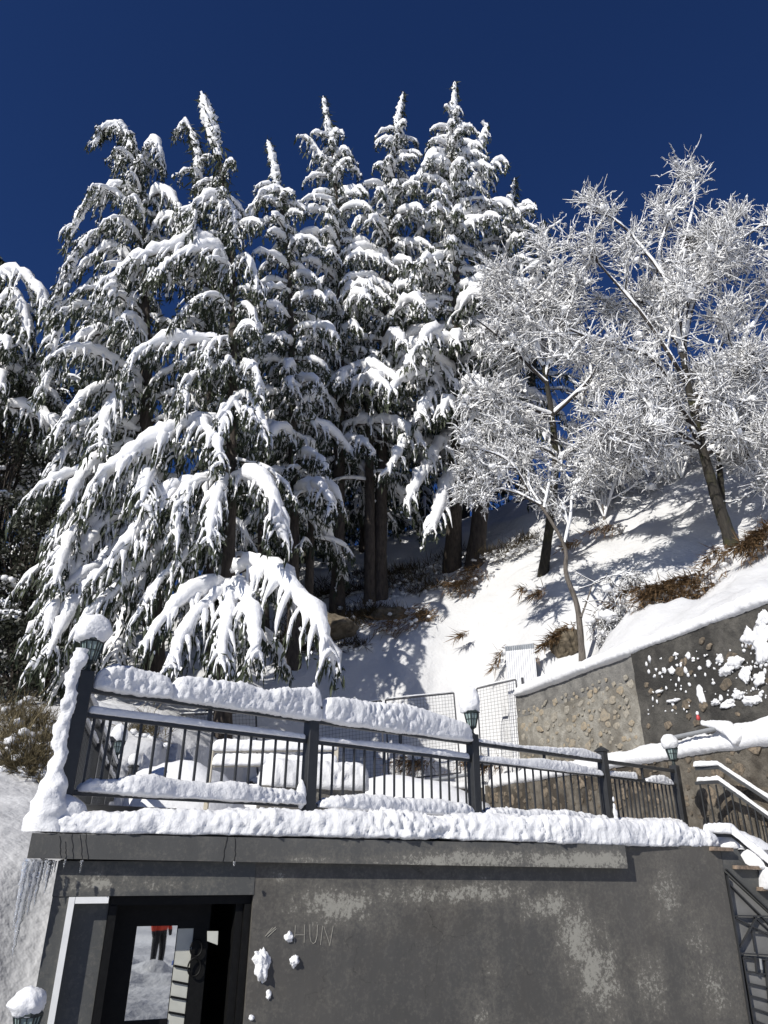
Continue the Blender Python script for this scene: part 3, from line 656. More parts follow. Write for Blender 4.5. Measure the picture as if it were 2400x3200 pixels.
G = path[:, None] + r[:, None, None] * (np.cos(a)[None, :, None] * np.array((1, 0, 0)) + np.sin(a)[None, :, None] * np.array((0, 1, 0)))
off = (0.03 * (2 * puffy(G @ ROT, 9, 3, 4) - 0.5) + 0.03 * fbm(G @ ROT, 14, 3, 9))[..., None] * (np.cos(a)[None, :, None] * np.array((1, 0, 0)) + np.sin(a)[None, :, None] * np.array((0, 1, 0)))
mb.grid(G + off, True)
put('snow_heap', mb, M['snow'], smooth=True, label='snow plastered up the left side of the corner railing post', cat='snow')

# ================================================================== railings
POST_W, TOP_Z, MID_Z, LOW_Z = 0.115, 2.865, 2.665, 2.075
def post(par, p, ztop, cap=True, zb=DECK_Z - 0.1, d=RD):
    d2 = np.cross(d, Z); mb = MB(); h = (ztop - zb) / 2
    mb.chbox(np.array((p[0], p[1], zb + h)), d * POST_W / 2, d2 * POST_W / 2, Z * h, 0.006)
    o = put('post', mb, M['black'], par)
    if cap:
        mb = MB(); mb.chbox(np.array((p[0], p[1], ztop + 0.012)), d * 0.075, d2 * 0.075, Z * 0.012, 0.004)
        b0 = 0.066; zc = ztop + 0.026
        V = [np.array((p[0], p[1], zc)) + d * b0 * i + d2 * b0 * j for i, j in ((-1, -1), (1, -1), (1, 1), (-1, 1))]
        V += [np.array((p[0], p[1], zc + 0.035)) + d * 0.03 * i + d2 * 0.03 * j for i, j in ((-1, -1), (1, -1), (1, 1), (-1, 1))]
        mb.hull(V)
        put('post_cap', mb, M['black'], o)
    return o
bal_me = None
def bay(par, a, b_, nb, z_top=TOP_Z, z_mid=MID_Z, z_low=LOW_Z, low=True):
    d = (b_ - a) / np.linalg.norm(b_ - a); a2 = a + d * POST_W / 2; b2 = b_ - d * POST_W / 2
    def rail(nm, z, w_, h_):
        mb = MB(); mb.chbox((a2 + b2) / 2 + Z * z, (b2 - a2) / 2, np.cross(d, Z) * w_ / 2, Z * h_ / 2, 0.004); put(nm, mb, M['black'], par)
    rail('top_rail', z_top, 0.055, 0.046); rail('mid_rail', z_mid, 0.045, 0.040); rail('bottom_rail', z_low, 0.045, 0.04)
    for i in range(nb):
        p = a2 + (b2 - a2) * (i + 0.6) / (nb + 0.2)
        mb = MB(); mb.chbox(np.array((p[0], p[1], (z_mid + z_low) / 2)), d * 0.010, np.cross(d, Z) * 0.010, Z * ((z_mid - z_low) / 2 - 0.019), 0.002); put('baluster', mb, M['black'], par)
    p = (a2 + b2) / 2 + d * 0.02
    mb = MB(); mb.chbox(np.array((p[0], p[1], (z_top + z_mid) / 2)), d * 0.016, np.cross(d, Z) * 0.016, Z * ((z_top - z_mid) / 2 - 0.021), 0.003); put('spacer', mb, M['black'], par)
rail = thing('front_railing', 'black steel railing with square posts along the terrace front', 'railing', tuple(P1 + Z * DECK_Z))
post_s = [0.0]
for px in (965, 1482, 1892):
    tn = ray(px, 2450); tnx = tn.x / tn.y
    post_s.append((P1[0] - tnx * P1[1]) / (tnx * RD[1] - RD[0]))
post_s.append(RL)
PP = [P1 + RD * s for s in post_s]
ztops = [3.01, 2.98, 2.965, 2.99, 2.95]
for i, p in enumerate(PP): post(rail, p, ztops[i], cap=i in (1, 3))
for i in range(4): bay(rail, PP[i], PP[i + 1], 16)
side = thing('side_railing', 'black steel railing with snowy rails running back along terrace left side', 'railing', tuple(P1 + SD * 0.2 + Z * DECK_Z))
SP = [P1 + SD * s for s in (0.0, 2.0, 4.0, 6.0)]
for i in (1, 2, 3): post(side, SP[i], 2.97, cap=i < 3, d=SD)
for i in range(3): bay(side, SP[i], SP[i + 1], 15)
rear = thing('rear_railing', 'black posts with snow caps at the far left of the terrace', 'railing', tuple(at(505, 2440, 13.5)))
RP = [SP[3], at(412, 2430, 12.6), at(506, 2440, 13.4)]
for p, zt in ((RP[1], 2.93), (RP[2], 2.86)): post(rear, p, zt, True, 1.9, d=RD)
mb = MB(); mb.bar(np.array((*RP[1][:2], 2.72)), np.array((*RP[2][:2], 2.66)), 0.045, 0.045); put('top_rail', mb, M['black'], rear)

# stair rails past the last post: short level part, then down with the steps
srail = thing('stair_railing', 'black stair railing with balusters descending right from last lantern post', 'railing', tuple(PP[4] + Z * 2))
Y5 = PP[4][1]
def sr(name, pts, Y, w_, par, m_='black', up=Z):
    mb = MB(); P = [at(x, y, yy) for x, y, yy in pts]
    for a_, b_ in zip(P[:-1], P[1:]): mb.bar(a_, b_, w_, w_)
    put(name, mb, M[m_], par); return P
tp = sr('top_rail', [(2172, 2402, Y5), (2246, 2398, Y5 - 0.1), (2450, 2533, Y5 - 0.5)], 0, 0.05, srail)
mp_ = sr('mid_rail', [(2172, 2448, Y5), (2246, 2444, Y5 - 0.1), (2450, 2590, Y5 - 0.5)], 0, 0.042, srail)
for i in range(11):
    f = (i + 0.6) / 11.0
    x = 2172 + f * 270
    y0 = 2447 if x < 2246 else 2444 + (x - 2246) * 0.716
    yb = 2592 if x < 2246 else 2592 + (x - 2246) * 0.60
    yy = Y5 - 0.5 * f
    mb = MB(); a_ = at(x, y0, yy); b_ = np.array((a_[0], a_[1], at(x + 12, yb, yy)[2])); mb.bar(b_, a_ - Z * 0.022, 0.02, 0.02, RD); put('baluster', mb, M['black'], srail)
hr = thing('stair_handrail', 'black handrail with thick snow nearest the camera, right of the wall top', 'handrail', tuple(at(2230, 2620, 8.4)))
hp = sr('rail', [(2206, 2608, 8.35), (2290, 2610, 8.3), (2440, 2735, 7.9)], 0, 0.04, hr)
mb = MB(); mb.bar(at(2212, 2612, 8.35), at(2214, 2650, 8.35), 0.03, 0.03, U); put('support', mb, M['black'], hr)
mb = MB(); snow_run(mb, np.array([at(2196, 2600, 8.3), at(2290, 2603, 8.25), at(2440, 2727, 7.85)]), 0.042, 0.075, 0.018, 22, 8, 0.025, 12, 0.2)
put('snow_loaf', mb, M['snow'], smooth=True, label='snow lying on the black handrail right of the wall top', cat='snow')
mb = MB(); snow_run(mb, np.array([tp[0] + Z * .03 - RD * 0.05, tp[1] + Z * .03, tp[2] + Z * .03]), 0.038, 0.062, 0.02, 20, 9, 0.022, 12, 0.25)
put('snow_loaf', mb, M['snow'], smooth=True, label='snow lying on the sloping top rail of the stair railing', cat='snow')
mb = MB(); snow_run(mb, np.array([mp_[0] + Z * .03 + RD * .05, mp_[1] + Z * .03, mp_[2] + Z * .03]), 0.034, 0.06, 0.02, 20, 10, 0.022, 12, 0.3)
put('snow_loaf', mb, M['snow'], smooth=True, label='snow lying on the sloping middle rail of the stair railing', cat='snow')
# steps buried in snow
for k, (x0, y0, x1, y1, yy) in enumerate(((2215, 2600, 2300, 2650, 8.6), (2290, 2650, 2400, 2712, 8.3), (2370, 2705, 2460, 2775, 8.1))):
    mb = MB(); a_, b_ = at(x0, y1, yy), at(x1, y1, yy); snow_run(mb, np.array([a_, b_]), 0.28, at(x0, y0, yy)[2] - a_[2], 0.02, 30, 20 + k, 0.03, 7, 0.1, flat=0.6, endk=.5)
    put('step_snow', mb, M['snow'], smooth=True, label=['snow on the topmost stair step, beside the wall top', 'snow on the second stair step, above a worn tread edge', 'snow on the lowest stair step in view'][k], cat='snow')
mb = MB(); a_, b_ = at(2180, 2640, 9.4), at(2450, 2700, 9.2); snow_run(mb, np.array([a_, at(2300, 2650, 9.3), b_]), 0.5, np.array([0.25, 0.2, .2]), 0.03, 30, 29, 0.05, 5, 0.2)
put('stair_snow', mb, M['snow'], smooth=True, label='snow drift between the stair balusters and the handrail', cat='snow')

# snow on the front railing's rails
def rail_snow(i, t0, t1, z, hw, hh, seed, label, amp=0.035, **kw):
    a_ = PP[i] + (PP[i + 1] - PP[i]) * t0; b_ = PP[i] + (PP[i + 1] - PP[i]) * t1
    n = 14; q = np.linspace(0, 1, n)
    path = a_[None] * (1 - q[:, None]) + b_[None] * q[:, None] + Z * z
    hh_ = np.interp(q, np.linspace(0, 1, len(hh)), hh) if isinstance(hh, (list, tuple)) else hh
    mb = MB(); snow_run(mb, path, hw, hh_, 0.016, 30, seed, amp * 1.1, 9, 0.2, **kw)
    put('snow_loaf', mb, M['snow'], smooth=True, label=label, cat='snow')
TZ, MZ, LZ = TOP_Z + 0.02, MID_Z + 0.018, LOW_Z + 0.02
rail_snow(0, 0.03, 0.345, TZ, 0.098, [0.182, 0.240, 0.227, 0.130], 31, 'tall rounded snow loaf on top rail next to the corner lantern', flat=0.55)
rail_snow(0, 0.325, 1.045, TZ, 0.098, [0.202, 0.227, 0.221, 0.221, 0.215, 0.195, 0.247, 0.299, 0.286], 32, 'long thick snow loaf on top rail sloping to the second post', flat=0.55)
rail_snow(1, 0.03, 0.99, TZ, 0.098, [0.182, 0.273, 0.260, 0.247, 0.273, 0.280, 0.260, 0.221, 0.156], 33, 'thick snow loaf on top rail between second and third post', flat=0.55)
rail_snow(2, 0.02, 0.99, TZ, 0.032, [0.04, 0.04, 0.04, 0.06, 0.09, 0.11, 0.06], 34, 'thin snow strip on top rail right of third post', 0.012)
rail_snow(0, 0.03, 0.97, MZ, 0.032, [0.055, 0.06, 0.05, 0.05], 35, 'snow strip on middle rail of the leftmost front bay', 0.012)
rail_snow(1, 0.03, 0.97, MZ, 0.034, [0.04, 0.06, 0.065, 0.055], 36, 'snow strip on middle rail between second and third post', 0.012)
rail_snow(2, 0.02, 0.98, MZ - .01, 0.045, [0.06, 0.08, 0.09, 0.12, 0.12, 0.10, 0.06], 37, 'sagging snow strip on middle rail right of third post', 0.016)
rail_snow(3, 0.02, 0.42, MZ, 0.04, [0.06, 0.07, 0.09], 38, 'snow strip on middle rail just right of the capped fourth post', 0.015)
rail_snow(3, 0.52, 0.93, MZ - .02, 0.045, [0.03, 0.09, 0.11, 0.05], 39, 'snow clump hanging on middle rail left of last lantern post', 0.018)
rail_snow(0, 0.04, 0.985, LZ - 0.01, 0.085, [0.08, 0.14, 0.16, 0.14, 0.12, 0.12], 40, 'snow heaped on bottom rail of the leftmost front bay', 0.035)
rail_snow(1, 0.04, 0.98, LZ - .03, 0.10, [0.10, 0.15, 0.15, 0.13, .10], 41, 'snow heaped on bottom rail between second and third post', 0.035)
rail_snow(2, 0.04, 0.98, LZ - .04, 0.10, [0.09, 0.13, 0.13, 0.12, .10], 42, 'snow heaped on bottom rail right of third post', 0.035)
rail_snow(3, 0.04, 1.0, LZ - .05, 0.12, [0.09, 0.11, 0.10, 0.13, .10], 43, 'snow heaped on bottom rail left of last lantern post', 0.035)
# snow on the side railing
for i in range(3):
    for z, hh, nm in ((TZ, 0.07, 'top'), (MZ, 0.05, 'middle')):
        mb = MB(); snow_run(mb, np.array([SP[i] + SD * .07 + Z * z, SP[i + 1] - SD * .07 + Z * z]), 0.04, hh, 0.025, 18, 50 + i, 0.015, 9)
        put('snow_loaf', mb, M['snow'], smooth=True, label='snow strip on the %s rail of the side railing, %s bay' % (nm, ('nearest', 'second', 'farthest')[i]), cat='snow')
for p, zt, nm in ((RP[1], 3.0, 'left'), (RP[2], 2.93, 'right')):
    mb = MB(); snow_ball(mb, np.array((p[0], p[1], zt + 0.05)), (0.1, 0.1, 0.11), 7, 0.1, 3); put('snow_loaf', mb, M['snow'], smooth=True, label='rounded snow cap on the %s of two short rear posts' % nm, cat='snow')
# little ridge of snow against the fourth post and the second
mb = MB(); snow_ball(mb, PP[1] - RD * 0.09 + N * 0.02 + Z * (DECK_Z + 0.17), (0.05, 0.05, 0.13), 12, 0.2, 3); put('snow_heap', mb, M['snow'], smooth=True, label='pointed snow lump against the left foot of the second post', cat='snow')
mb = MB()
for zz, r_ in ((2.10, .05), (2.2, .045), (2.28, .03), (2.37, .025)): snow_ball(mb, PP[3] + RD * 0.075 + N * 0.05 + Z * zz, (r_, r_, r_ * 1.5), int(zz * 50), 0.25, 3)
put('snow_heap', mb, M['snow'], smooth=True, label='snow sticking to the right side of the capped fourth post', cat='snow')

# ================================================================== lanterns
def lantern(base, label, sc_=1.0, snow=(0.145, 0.145, 0.13), seed=1, snow_label=None, lean=0.0, dz=0.0):
    base = np.asarray(base, float); t_ = thing('lantern', label, 'lantern', tuple(base), 'post-top lanterns')
    s = sc_; S = 6; ang = np.arange(S) * math.pi / 3 + 0.35
    mb = MB(); mb.lathe(base, [(0.001, 0), (0.032 * s, 0), (0.032 * s, 0.012 * s), (0.022 * s, 0.02 * s), (0.022 * s, 0.055 * s), (0.034 * s, 0.065 * s), (0.034 * s, 0.08 * s), (0.001, 0.08 * s)], 14); put('neck', mb, M['lamp_metal'], t_)
    zb, zt, rb, rt = 0.08 * s, 0.235 * s, 0.050 * s, 0.088 * s
    mb = MB()
    cor = [(base + np.array((rb * math.cos(a), rb * math.sin(a), zb)), base + np.array((rt * math.cos(a), rt * math.sin(a), zt))) for a in ang]
    for a_, b_ in cor: mb.bar(a_, b_, 0.011 * s, 0.011 * s, np.array((0.31, 0.17, 0.2)))
    for i in range(S):
        for k in (0, 1): mb.bar(cor[i][k], cor[(i + 1) % S][k], 0.012 * s, 0.012 * s)
        m0 = (cor[i][0] + cor[(i + 1) % S][0]) / 2; m1 = (cor[i][1] + cor[(i + 1) % S][1]) / 2; mb.bar(m0, m1, 0.006 * s, 0.006 * s, np.array((0.31, 0.17, 0.2)))
        q0 = cor[i][0] * .45 + cor[i][1] * .55; q1 = cor[(i + 1) % S][0] * .45 + cor[(i + 1) % S][1] * .55; mb.bar(q0, q1, 0.006 * s, 0.006 * s)
    put('cage', mb, M['lamp_metal'], t_)
    for i in range(S):
        f = 0.93; cc = [base + (k - base) * np.array((f, f, 1)) for k in (cor[i][0], cor[(i + 1) % S][0], cor[(i + 1) % S][1], cor[i][1])]
        mb = MB(); nn = np.cross(cc[1] - cc[0], cc[3] - cc[0]); nn /= np.linalg.norm(nn); mb.prism(cc, -nn * 0.003); put('pane', mb, M['lamp_glass'], t_)
    mb = MB(); mb.lathe(base, [(0.001, zt + .004), (rt * 1.14, zt + .004), (rt * 1.16, zt + 0.014 * s), (rt * 0.7, zt + 0.05 * s), (0.02 * s, zt + 0.085 * s), (0.001, zt + 0.09 * s)], 6); put('roof', mb, M['lamp_metal'], t_)
    if snow:
        mb = MB(); snow_ball(mb, base + np.array((-0.012, 0, zt + snow[2] * 0.66 + dz)), snow, seed, 0.24, 4, 3.4, True)
        put('snow_loaf', mb, M['snow'], smooth=True, label=snow_label, cat='snow')
    return t_
lantern(PP[0] + Z * ztops[0] + np.array((0.01, 0.0, 0)), 'green-glass lantern under a big snowball on the corner post', 1.05, (0.148, 0.148, 0.142), 2, 'big round snowball on the corner post lantern')
lantern(PP[2] + Z * ztops[2] + RD * 0.0, 'lantern with tall egg-shaped snow cap on the third post', 1.05, (0.125, 0.125, 0.20), 3, 'tall egg-shaped snow cap on the third post lantern')
lantern(PP[4] + Z * ztops[4], 'lantern with snowball on the last post before the stair', 1.05, (0.135, 0.135, 0.135), 4, 'snowball on the lantern before the stair')
lantern(SP[3] + Z * 2.97, 'small lantern with tall snow cap seen through the left balusters', 1.05, (0.125, 0.125, 0.17), 5, 'tall snow cap on the lantern behind the left balusters')
Lb = at(88, 3172, 4.9); Lb = np.array((Lb[0], Lb[1], Lb[2] - 0.235 * .85))
lantern(Lb, 'lantern with conical snow cap at the bottom left corner', 0.85, (0.098, 0.098, 0.088), 6, 'conical snow cap on the bottom left lantern', dz=-0.005)
mb = MB(); mb.chbox(np.array((Lb[0], Lb[1], (Lb[2] - 0.4) / 2)), np.array((.058, 0, 0)), np.array((0, .058, 0)), Z * (Lb[2] + 0.4) / 2, 0.006)
put('lantern_post', mb, M['black'], label='black square post carrying the bottom left lantern', cat='post')

# ================================================================== snow splashes on the wall, icicles
def splat(px, py, rx, ry, seed, label, lv=4):
    mb = MB(); v, tt_ = ICO[lv]; off = np.array((seed * 2.3, seed, 0))
    f = 1 + 0.85 * fbm(v + off, 1.5, 4, seed, .6) + 0.18 * fbm(v + off, 5, 2, seed)
    c_ = W(px, py, 0.0); k = np.linalg.norm(W(px + 10, py) - c_) / 10
    P = c_ + f[:, None] * (v[:, :1] * U * rx * k + v[:, 2:3] * Z * ry * k) + np.clip(v[:, 1:2], -0.2, 1) * N * 0.05 * f[:, None] * min(1, rx / 25)
    mb.add(P, None, tt_); put('snow_splash', mb, M['snow'], smooth=True, label=label, cat='snow')
splat(818, 3015, 26, 42, 1, 'largest torn snow splash stuck on the wall beside the doorway')
splat(902, 2928, 12, 14, 2, 'snow splash just left of the scratched letters')
splat(918, 3004, 15, 17, 3, 'snow splash below the scratched letters')
splat(839, 3110, 8, 12, 4, 'small drop-shaped snow splash low beside the doorway', 3)
splat(802, 2978, 8, 5, 5, 'tiny snow splash at the jamb above the largest splash', 3)
splat(786, 3182, 8, 9, 6, 'lowest small snow splash at the foot of the jamb', 3)
def icicle(px, y0, px1, y1, wpx, d, name_label, seed):
    a_ = W(px, y0, d); b_ = W(px1, y1, d); L = np.linalg.norm(b_ - a_); n = 26; q = np.linspace(0, 1, n)
    b_ = a_ * 1.0; rs = np.random.default_rng(seed)
    P = a_[None] - Z * (q * L)[:, None] + rs.normal(size=(n, 3)) * 0.002
    R = wpx / 2 / 370.0 * (1 - q) ** 0.7 * (1 + 0.25 * np.sin(q * 70 + seed) * (1 - q)) + 0.0015
    mb = MB(); mb.tubes(P, R, 9, 1, 0, 0.12, rs); put('icicle', mb, M['ice'], smooth=True, label=name_label, cat='icicle', group='icicles under the slab corner')
for k, a_ in enumerate([(98, 2686, 60, 2990, 26, .1), (118, 2686, 95, 2860, 20, .08), (84, 2686, 60, 2900, 16, .12), (134, 2686, 118, 2830, 14, .03), (158, 2690, 150, 2790, 12, .0), (146, 2686, 140, 2760, 6, .1), (168, 2688, 166, 2740, 5, .12), (176, 2690, 175, 2725, 4, .0)]):
    icicle(*a_, ['longest icicle hanging from the slab corner', 'broad icicle right of the longest one', 'icicle at the very left end of the slab', 'medium icicle hanging right of the broad one', 'short stout icicle near the wall corner', 'short thin icicle between two stout ones', 'tiny icicle next to the wall corner', 'tiniest icicle touching the wall corner'][k], k)
for k, a_ in enumerate([(204, 2688, 203, 2712, 5, .15), (256, 2690, 252, 2728, 6, .15), (732, 2694, 731, 2708, 6, .17)]):
    icicle(*a_, ['short icicle under the slab edge, leftmost above the side panel', 'icicle under the slab edge above the side panel', 'lone stub of ice under the slab edge above the doorway'][k], 20 + k)

# ================================================================== stone retaining walls
def wpt(o, k, z, d=0.0): return o + WD * k - WO * d + Z * z
STM = []
for i in range(14):
    rs = np.random.default_rng(100 + i); n = 9; a = np.sort(rs.random(n) * 0.5 + np.arange(n)) / n * 2 * math.pi
    r = 0.62 + 0.62 * rs.random(n); ell = 0.45 + 0.45 * rs.random()
    ring = np.column_stack([np.cos(a) * r, np.sin(a) * r * ell, np.zeros(n)])
    V = np.concatenate([ring * np.array((1.0, 1.0, 0)) + np.array((0, 0, -0.3)), ring * 0.93 + np.array((0, 0, 0.08)) + rs.normal(size=(n, 3)) * 0.03, ring * 0.6 + np.array((0, 0, 0.22)) + rs.normal(size=(n, 3)) * 0.05, [[0, 0, 0.24]]])
    Q = []; T = []
    for j in range(n):
        k = (j + 1) % n; Q += [(j, k, n + k, n + j), (n + j, n + k, 2 * n + k, 2 * n + j)]; T.append((2 * n + j, 2 * n + k, 3 * n))
    mb = MB(); mb.add(V, Q, T); STM.append(mb)
STM_ = {}
for key in ('stone', 'stone_dark'): STM_[key] = [mb.mesh('stone', M[key], (0, 0, 0), False) for mb in STM]
def stones(parent, o, k0, k1, z0, z1, n, key, smin, smax, seed, nrm=None, along=None, mask=None, tot=1200):
    rs = np.random.default_rng(seed); nrm = -WO if nrm is None else nrm; al = WD if along is None else along; placed = []
    for _ in range(tot):
        if len(placed) >= n: break
        k = rs.uniform(k0, k1); z = rs.uniform(z0, z1); r = smin + (smax - smin) * rs.random() ** 1.8
        if mask and not mask(k, z): continue
        if z - r * .6 < z0 or z + r * .6 > z1: continue
        if any((k - a) ** 2 + (1.35 * (z - b_)) ** 2 < ((r + c_) * 0.95) ** 2 for a, b_, c_ in placed): continue
        placed.append((k, z, r))
        me = STM_[key][rs.integers(14)]; ob = bpy.data.objects.new('stone', me); C.objects.link(ob); ob.parent = parent
        p = o + al * k + Z * z + nrm * 0.012 - ORG[parent]
        X_ = Vector(al); Zn = Vector(nrm); Y_ = Zn.cross(X_); R_ = Matrix((X_, Y_, Zn)).transposed() @ Matrix.Rotation(rs.normal() * 0.3 + (math.pi if rs.random() < .5 else 0), 3, 'Z')
        ob.matrix_local = Matrix.Translation(p) @ R_.to_4x4() @ Matrix.Diagonal((r, r, min(r, 0.09) * 0.55, 1))
def uneven_wall(o, k0, k1, z0, z1, seed, along=WD, nrm=-WO, th=0.4, top=None, res=0.06, amp=0.035):
    nk, nz = int((k1 - k0) / res), int((z1 - z0) / res)
    K, ZZ = np.meshgrid(np.linspace(k0, k1, nk), np.linspace(0, 1, nz), indexing='ij')
    zt = z1 if top is None else np.interp(K, *top)
    zz = z0 + (zt - z0) * ZZ
    G = o + along * K[..., None] + Z * zz[..., None]
    G = G + nrm * (amp * fbm(G, 2.2, 4, seed) + 0.5 * amp * fbm(G, 9, 2, seed))[..., None]
    mb = MB(); mb.grid(G)
    back = G - nrm * th
    mb.grid(np.stack([G[:, -1], back[:, -1]], 0)); mb.grid(np.stack([G[-1], back[-1]], 0)); mb.grid(np.stack([G[0], back[0]], 0)); mb.grid(back[::-1])
    return mb
low = thing('lower_stone_wall', 'damp brown rubble stone wall behind the railing at right', 'stone wall', tuple(LW0 + Z * DECK_Z))
put('mortar', uneven_wall(LW0, -3.0, 7.6, 1.7, LEDGE_Z, 1), M['mortar_low'], low, smooth=True)
stones(low, LW0, -2.6, 7.4, 2.0, LEDGE_Z - 0.03, 190, 'stone_dark', 0.05, 0.19, 5)
back_d = (BL - LC) / np.linalg.norm(BL - LC); bn = np.array((back_d[1], -back_d[0], 0)); bn = bn if bn[1] < 0 else -bn; bLn = np.linalg.norm(BL - LC)
bw = thing('back_stone_wall', 'low rubble stone wall at the back of the terrace under the mesh fence', 'stone wall', tuple(LC + Z * DECK_Z))
put('mortar', uneven_wall(LC, 0.05, bLn, 1.7, LEDGE_Z - 0.05, 2, back_d, bn), M['mortar_low'], bw, smooth=True)
stones(bw, LC, 0.1, bLn, 2.2, LEDGE_Z - 0.1, 70, 'stone_dark', 0.06, 0.18, 6, bn, back_d)
upw = thing('upper_stone_wall', 'tall upper retaining wall, pale patch of stones left, dark cement right', 'stone wall', tuple(UW0 + Z * LEDGE_Z))
kc = float(np.dot(on_plane(2010, 2250, UW0, WO) - UW0, WD))              # where pale masonry gives way to dark cement
put('pale_masonry', uneven_wall(UW0, kc, 7.1, LEDGE_Z - 0.1, UPTOP_Z - 0.62, 3), M['mortar_up'], upw, smooth=True, label='pale stone masonry patch')
put('cement_band', uneven_wall(UW0 + WO * 0.01, kc + .01, 7.1, UPTOP_Z - 0.63, UPTOP_Z, 4), M['cement_mid'], upw, smooth=True)
put('dark_cement', uneven_wall(UW0 - WO * 0.06, -3.0, kc, LEDGE_Z - 0.1, UPTOP_Z, 5, th=0.46), M['cement'], upw, smooth=True, label='dark cement render with clinging snow')
stones(upw, UW0, kc + 0.2, 7.0, LEDGE_Z + 0.1, UPTOP_Z - 0.35, 150, 'stone', 0.045, 0.17, 7, tot=3000)
stones(upw, UW0 - WO * 0.06, -2.5, kc - 0.2, LEDGE_Z + 0.1, UPTOP_Z - 0.2, 40, 'stone_dark', 0.06, 0.17, 8)
# snow clinging to the cement
rs = np.random.default_rng(77); mb = MB()
def cling(px, py, rx, ry, seed, lv=4):
    v, t_ = ICO[lv]; off = np.array((seed * 2.3, seed * 1.1, 0)); f = 1 + 1.1 * fbm(v + off, 1.5, 4, seed, 0.65)
    c_ = on_plane(px, py, UW0 - WO * 0.07, WO); k = np.linalg.norm(on_plane(px, py + 8, UW0 - WO * 0.07, WO) - c_) / 8
    mb.add(c_ + f[:, None] * (v[:, :1] * WD * rx * k * 1.3 + v[:, 2:3] * Z * ry * k - v[:, 1:2] * WO * min(.05, rx * k * .6)), None, t_)
for i, (px, py, rx, ry) in enumerate(((2380, 2010, 30, 60), (2345, 1990, 22, 28), (2300, 2070, 26, 20), (2330, 2110, 14, 22), (2270, 2095, 22, 16), (2375, 2120, 22, 20), (2250, 2060, 10, 14), (2215, 2075, 8, 12), (2190, 2170, 9, 30), (2100, 2095, 8, 11), (2075, 2095, 6, 9), (2150, 2050, 7, 11), (2130, 2075, 6, 9), (2395, 1940, 22, 30), (2310, 2170, 16, 14), (2350, 2190, 26, 16), (2280, 2200, 22, 12), (2235, 2195, 14, 9), (2060, 2160, 12, 5), (2105, 2190, 18, 5))): cling(px, py, rx, ry, i + 1, 4 if rx > 12 else 3)
for i in range(150):
    x = 2400 - 380 * rs.random() ** 1.4; y = rs.uniform(2030, 2220) - (x - 2200) * .12; r_ = 2 + 5 * rs.random() ** 2; cling(x, y, r_, r_ * rs.uniform(.7, 2), 40 + i, 1)
put('clinging_snow', mb, M['snow'], upw, smooth=True, kind='stuff')
# snow on wall tops
mb = MB(); path = np.array([UW0 + WD * k + WO * 0.28 + Z * (UPTOP_Z - 0.02) for k in np.linspace(-3, 7.3, 30)])
snow_run(mb, path, 0.42, 0.26, 0.035, 40, 61, 0.055, 5, 0.2, flat=0.75, under=0.35)
put('wall_top_snow', mb, M['snow'], smooth=True, label='thick ribbed snow along the top of the upper stone wall', cat='snow')
mb = MB(); path = np.array([LW0 + WD * k + WO * 0.30 + Z * (LEDGE_Z - 0.01) for k in np.linspace(-3, 7.6, 30)])
snow_run(mb, path, np.interp(np.linspace(-3, 7.6, 30), [-3, 1, 7.6], [0.42, 0.40, 0.36]), np.interp(np.linspace(-3, 7.6, 30), [-3, 0, 7.6], [0.34, 0.26, 0.2]), 0.03, 40, 62, 0.05, 5, 0.3, flat=0.75, under=0.45)
put('ledge_snow_bank', mb, M['snow'], smooth=True, label='snow lying along the ledge above the lower stone wall', cat='snow')
mb = MB(); path = np.array([LC + back_d * k - bn * 0.2 + Z * (LEDGE_Z - 0.06) for k in np.linspace(0.1, bLn, 20)])
snow_run(mb, path, 0.34, 0.16, 0.04, 30, 63, 0.05, 4, 0.3, under=0.35); put('ledge_snow_bank', mb, M['snow'], smooth=True, label='snow lying along the low back wall under the mesh fence', cat='snow')
# sagging lump and pipes on the ledge
mb = MB(); q_ = np.array([on_plane(x, y, LW0 - WO * 0.1, WO) for x, y in ((2190, 2262), (2240, 2272), (2280, 2290), (2300, 2316), (2320, 2290))])
snow_run(mb, q_, np.array((.04, .07, .11, .09, .05)), np.array((.06, .09, .17, .2, .15)), 0.025, 24, 71, 0.03, 8, 0.2, under=.4)
put('snow_lump', mb, M['snow'], smooth=True, label='snow lump sagging off the ledge over the stones', cat='snow')
mb = MB(); mb.tubes(np.array([on_plane(2070, 2312, LW0 - WO * 0.16, WO), on_plane(2270, 2270, LW0 - WO * 0.14, WO)]), np.full(2, 0.035), 10)
put('pipe', mb, M['pipe'], smooth=True, label='grey pipe poking out of snow on the ledge', cat='pipe')
mb = MB(); mb.tubes(np.array([at(1150, 2470, 18.0), at(1480, 2418, 18.3)]), np.full(2, 0.04), 8); put('pipe', mb, M['pipe'], smooth=True, label='grey pipe along the snowy foot of the mesh fence', cat='pipe')
mb = MB(); bp = on_plane(2183, 2250, LW0 - WO * 0.03, WO); mb.lathe(bp, [(0.001, 0), (0.028, 0), (0.03, 0.02), (0.03, 0.05), (0.018, 0.075), (0.014, 0.1), (0.001, 0.1)], 12)
put('bottle', mb, M['red'], smooth=True, label='small red bottle stuck in snow on the ledge', cat='bottle')
mb = MB(); snow_ball(mb, bp + Z * 0.11, (0.026, 0.026, 0.035), 9, 0.1, 3); put('snow_loaf', mb, M['snow'], smooth=True, label='little snow cap on the red bottle', cat='snow')
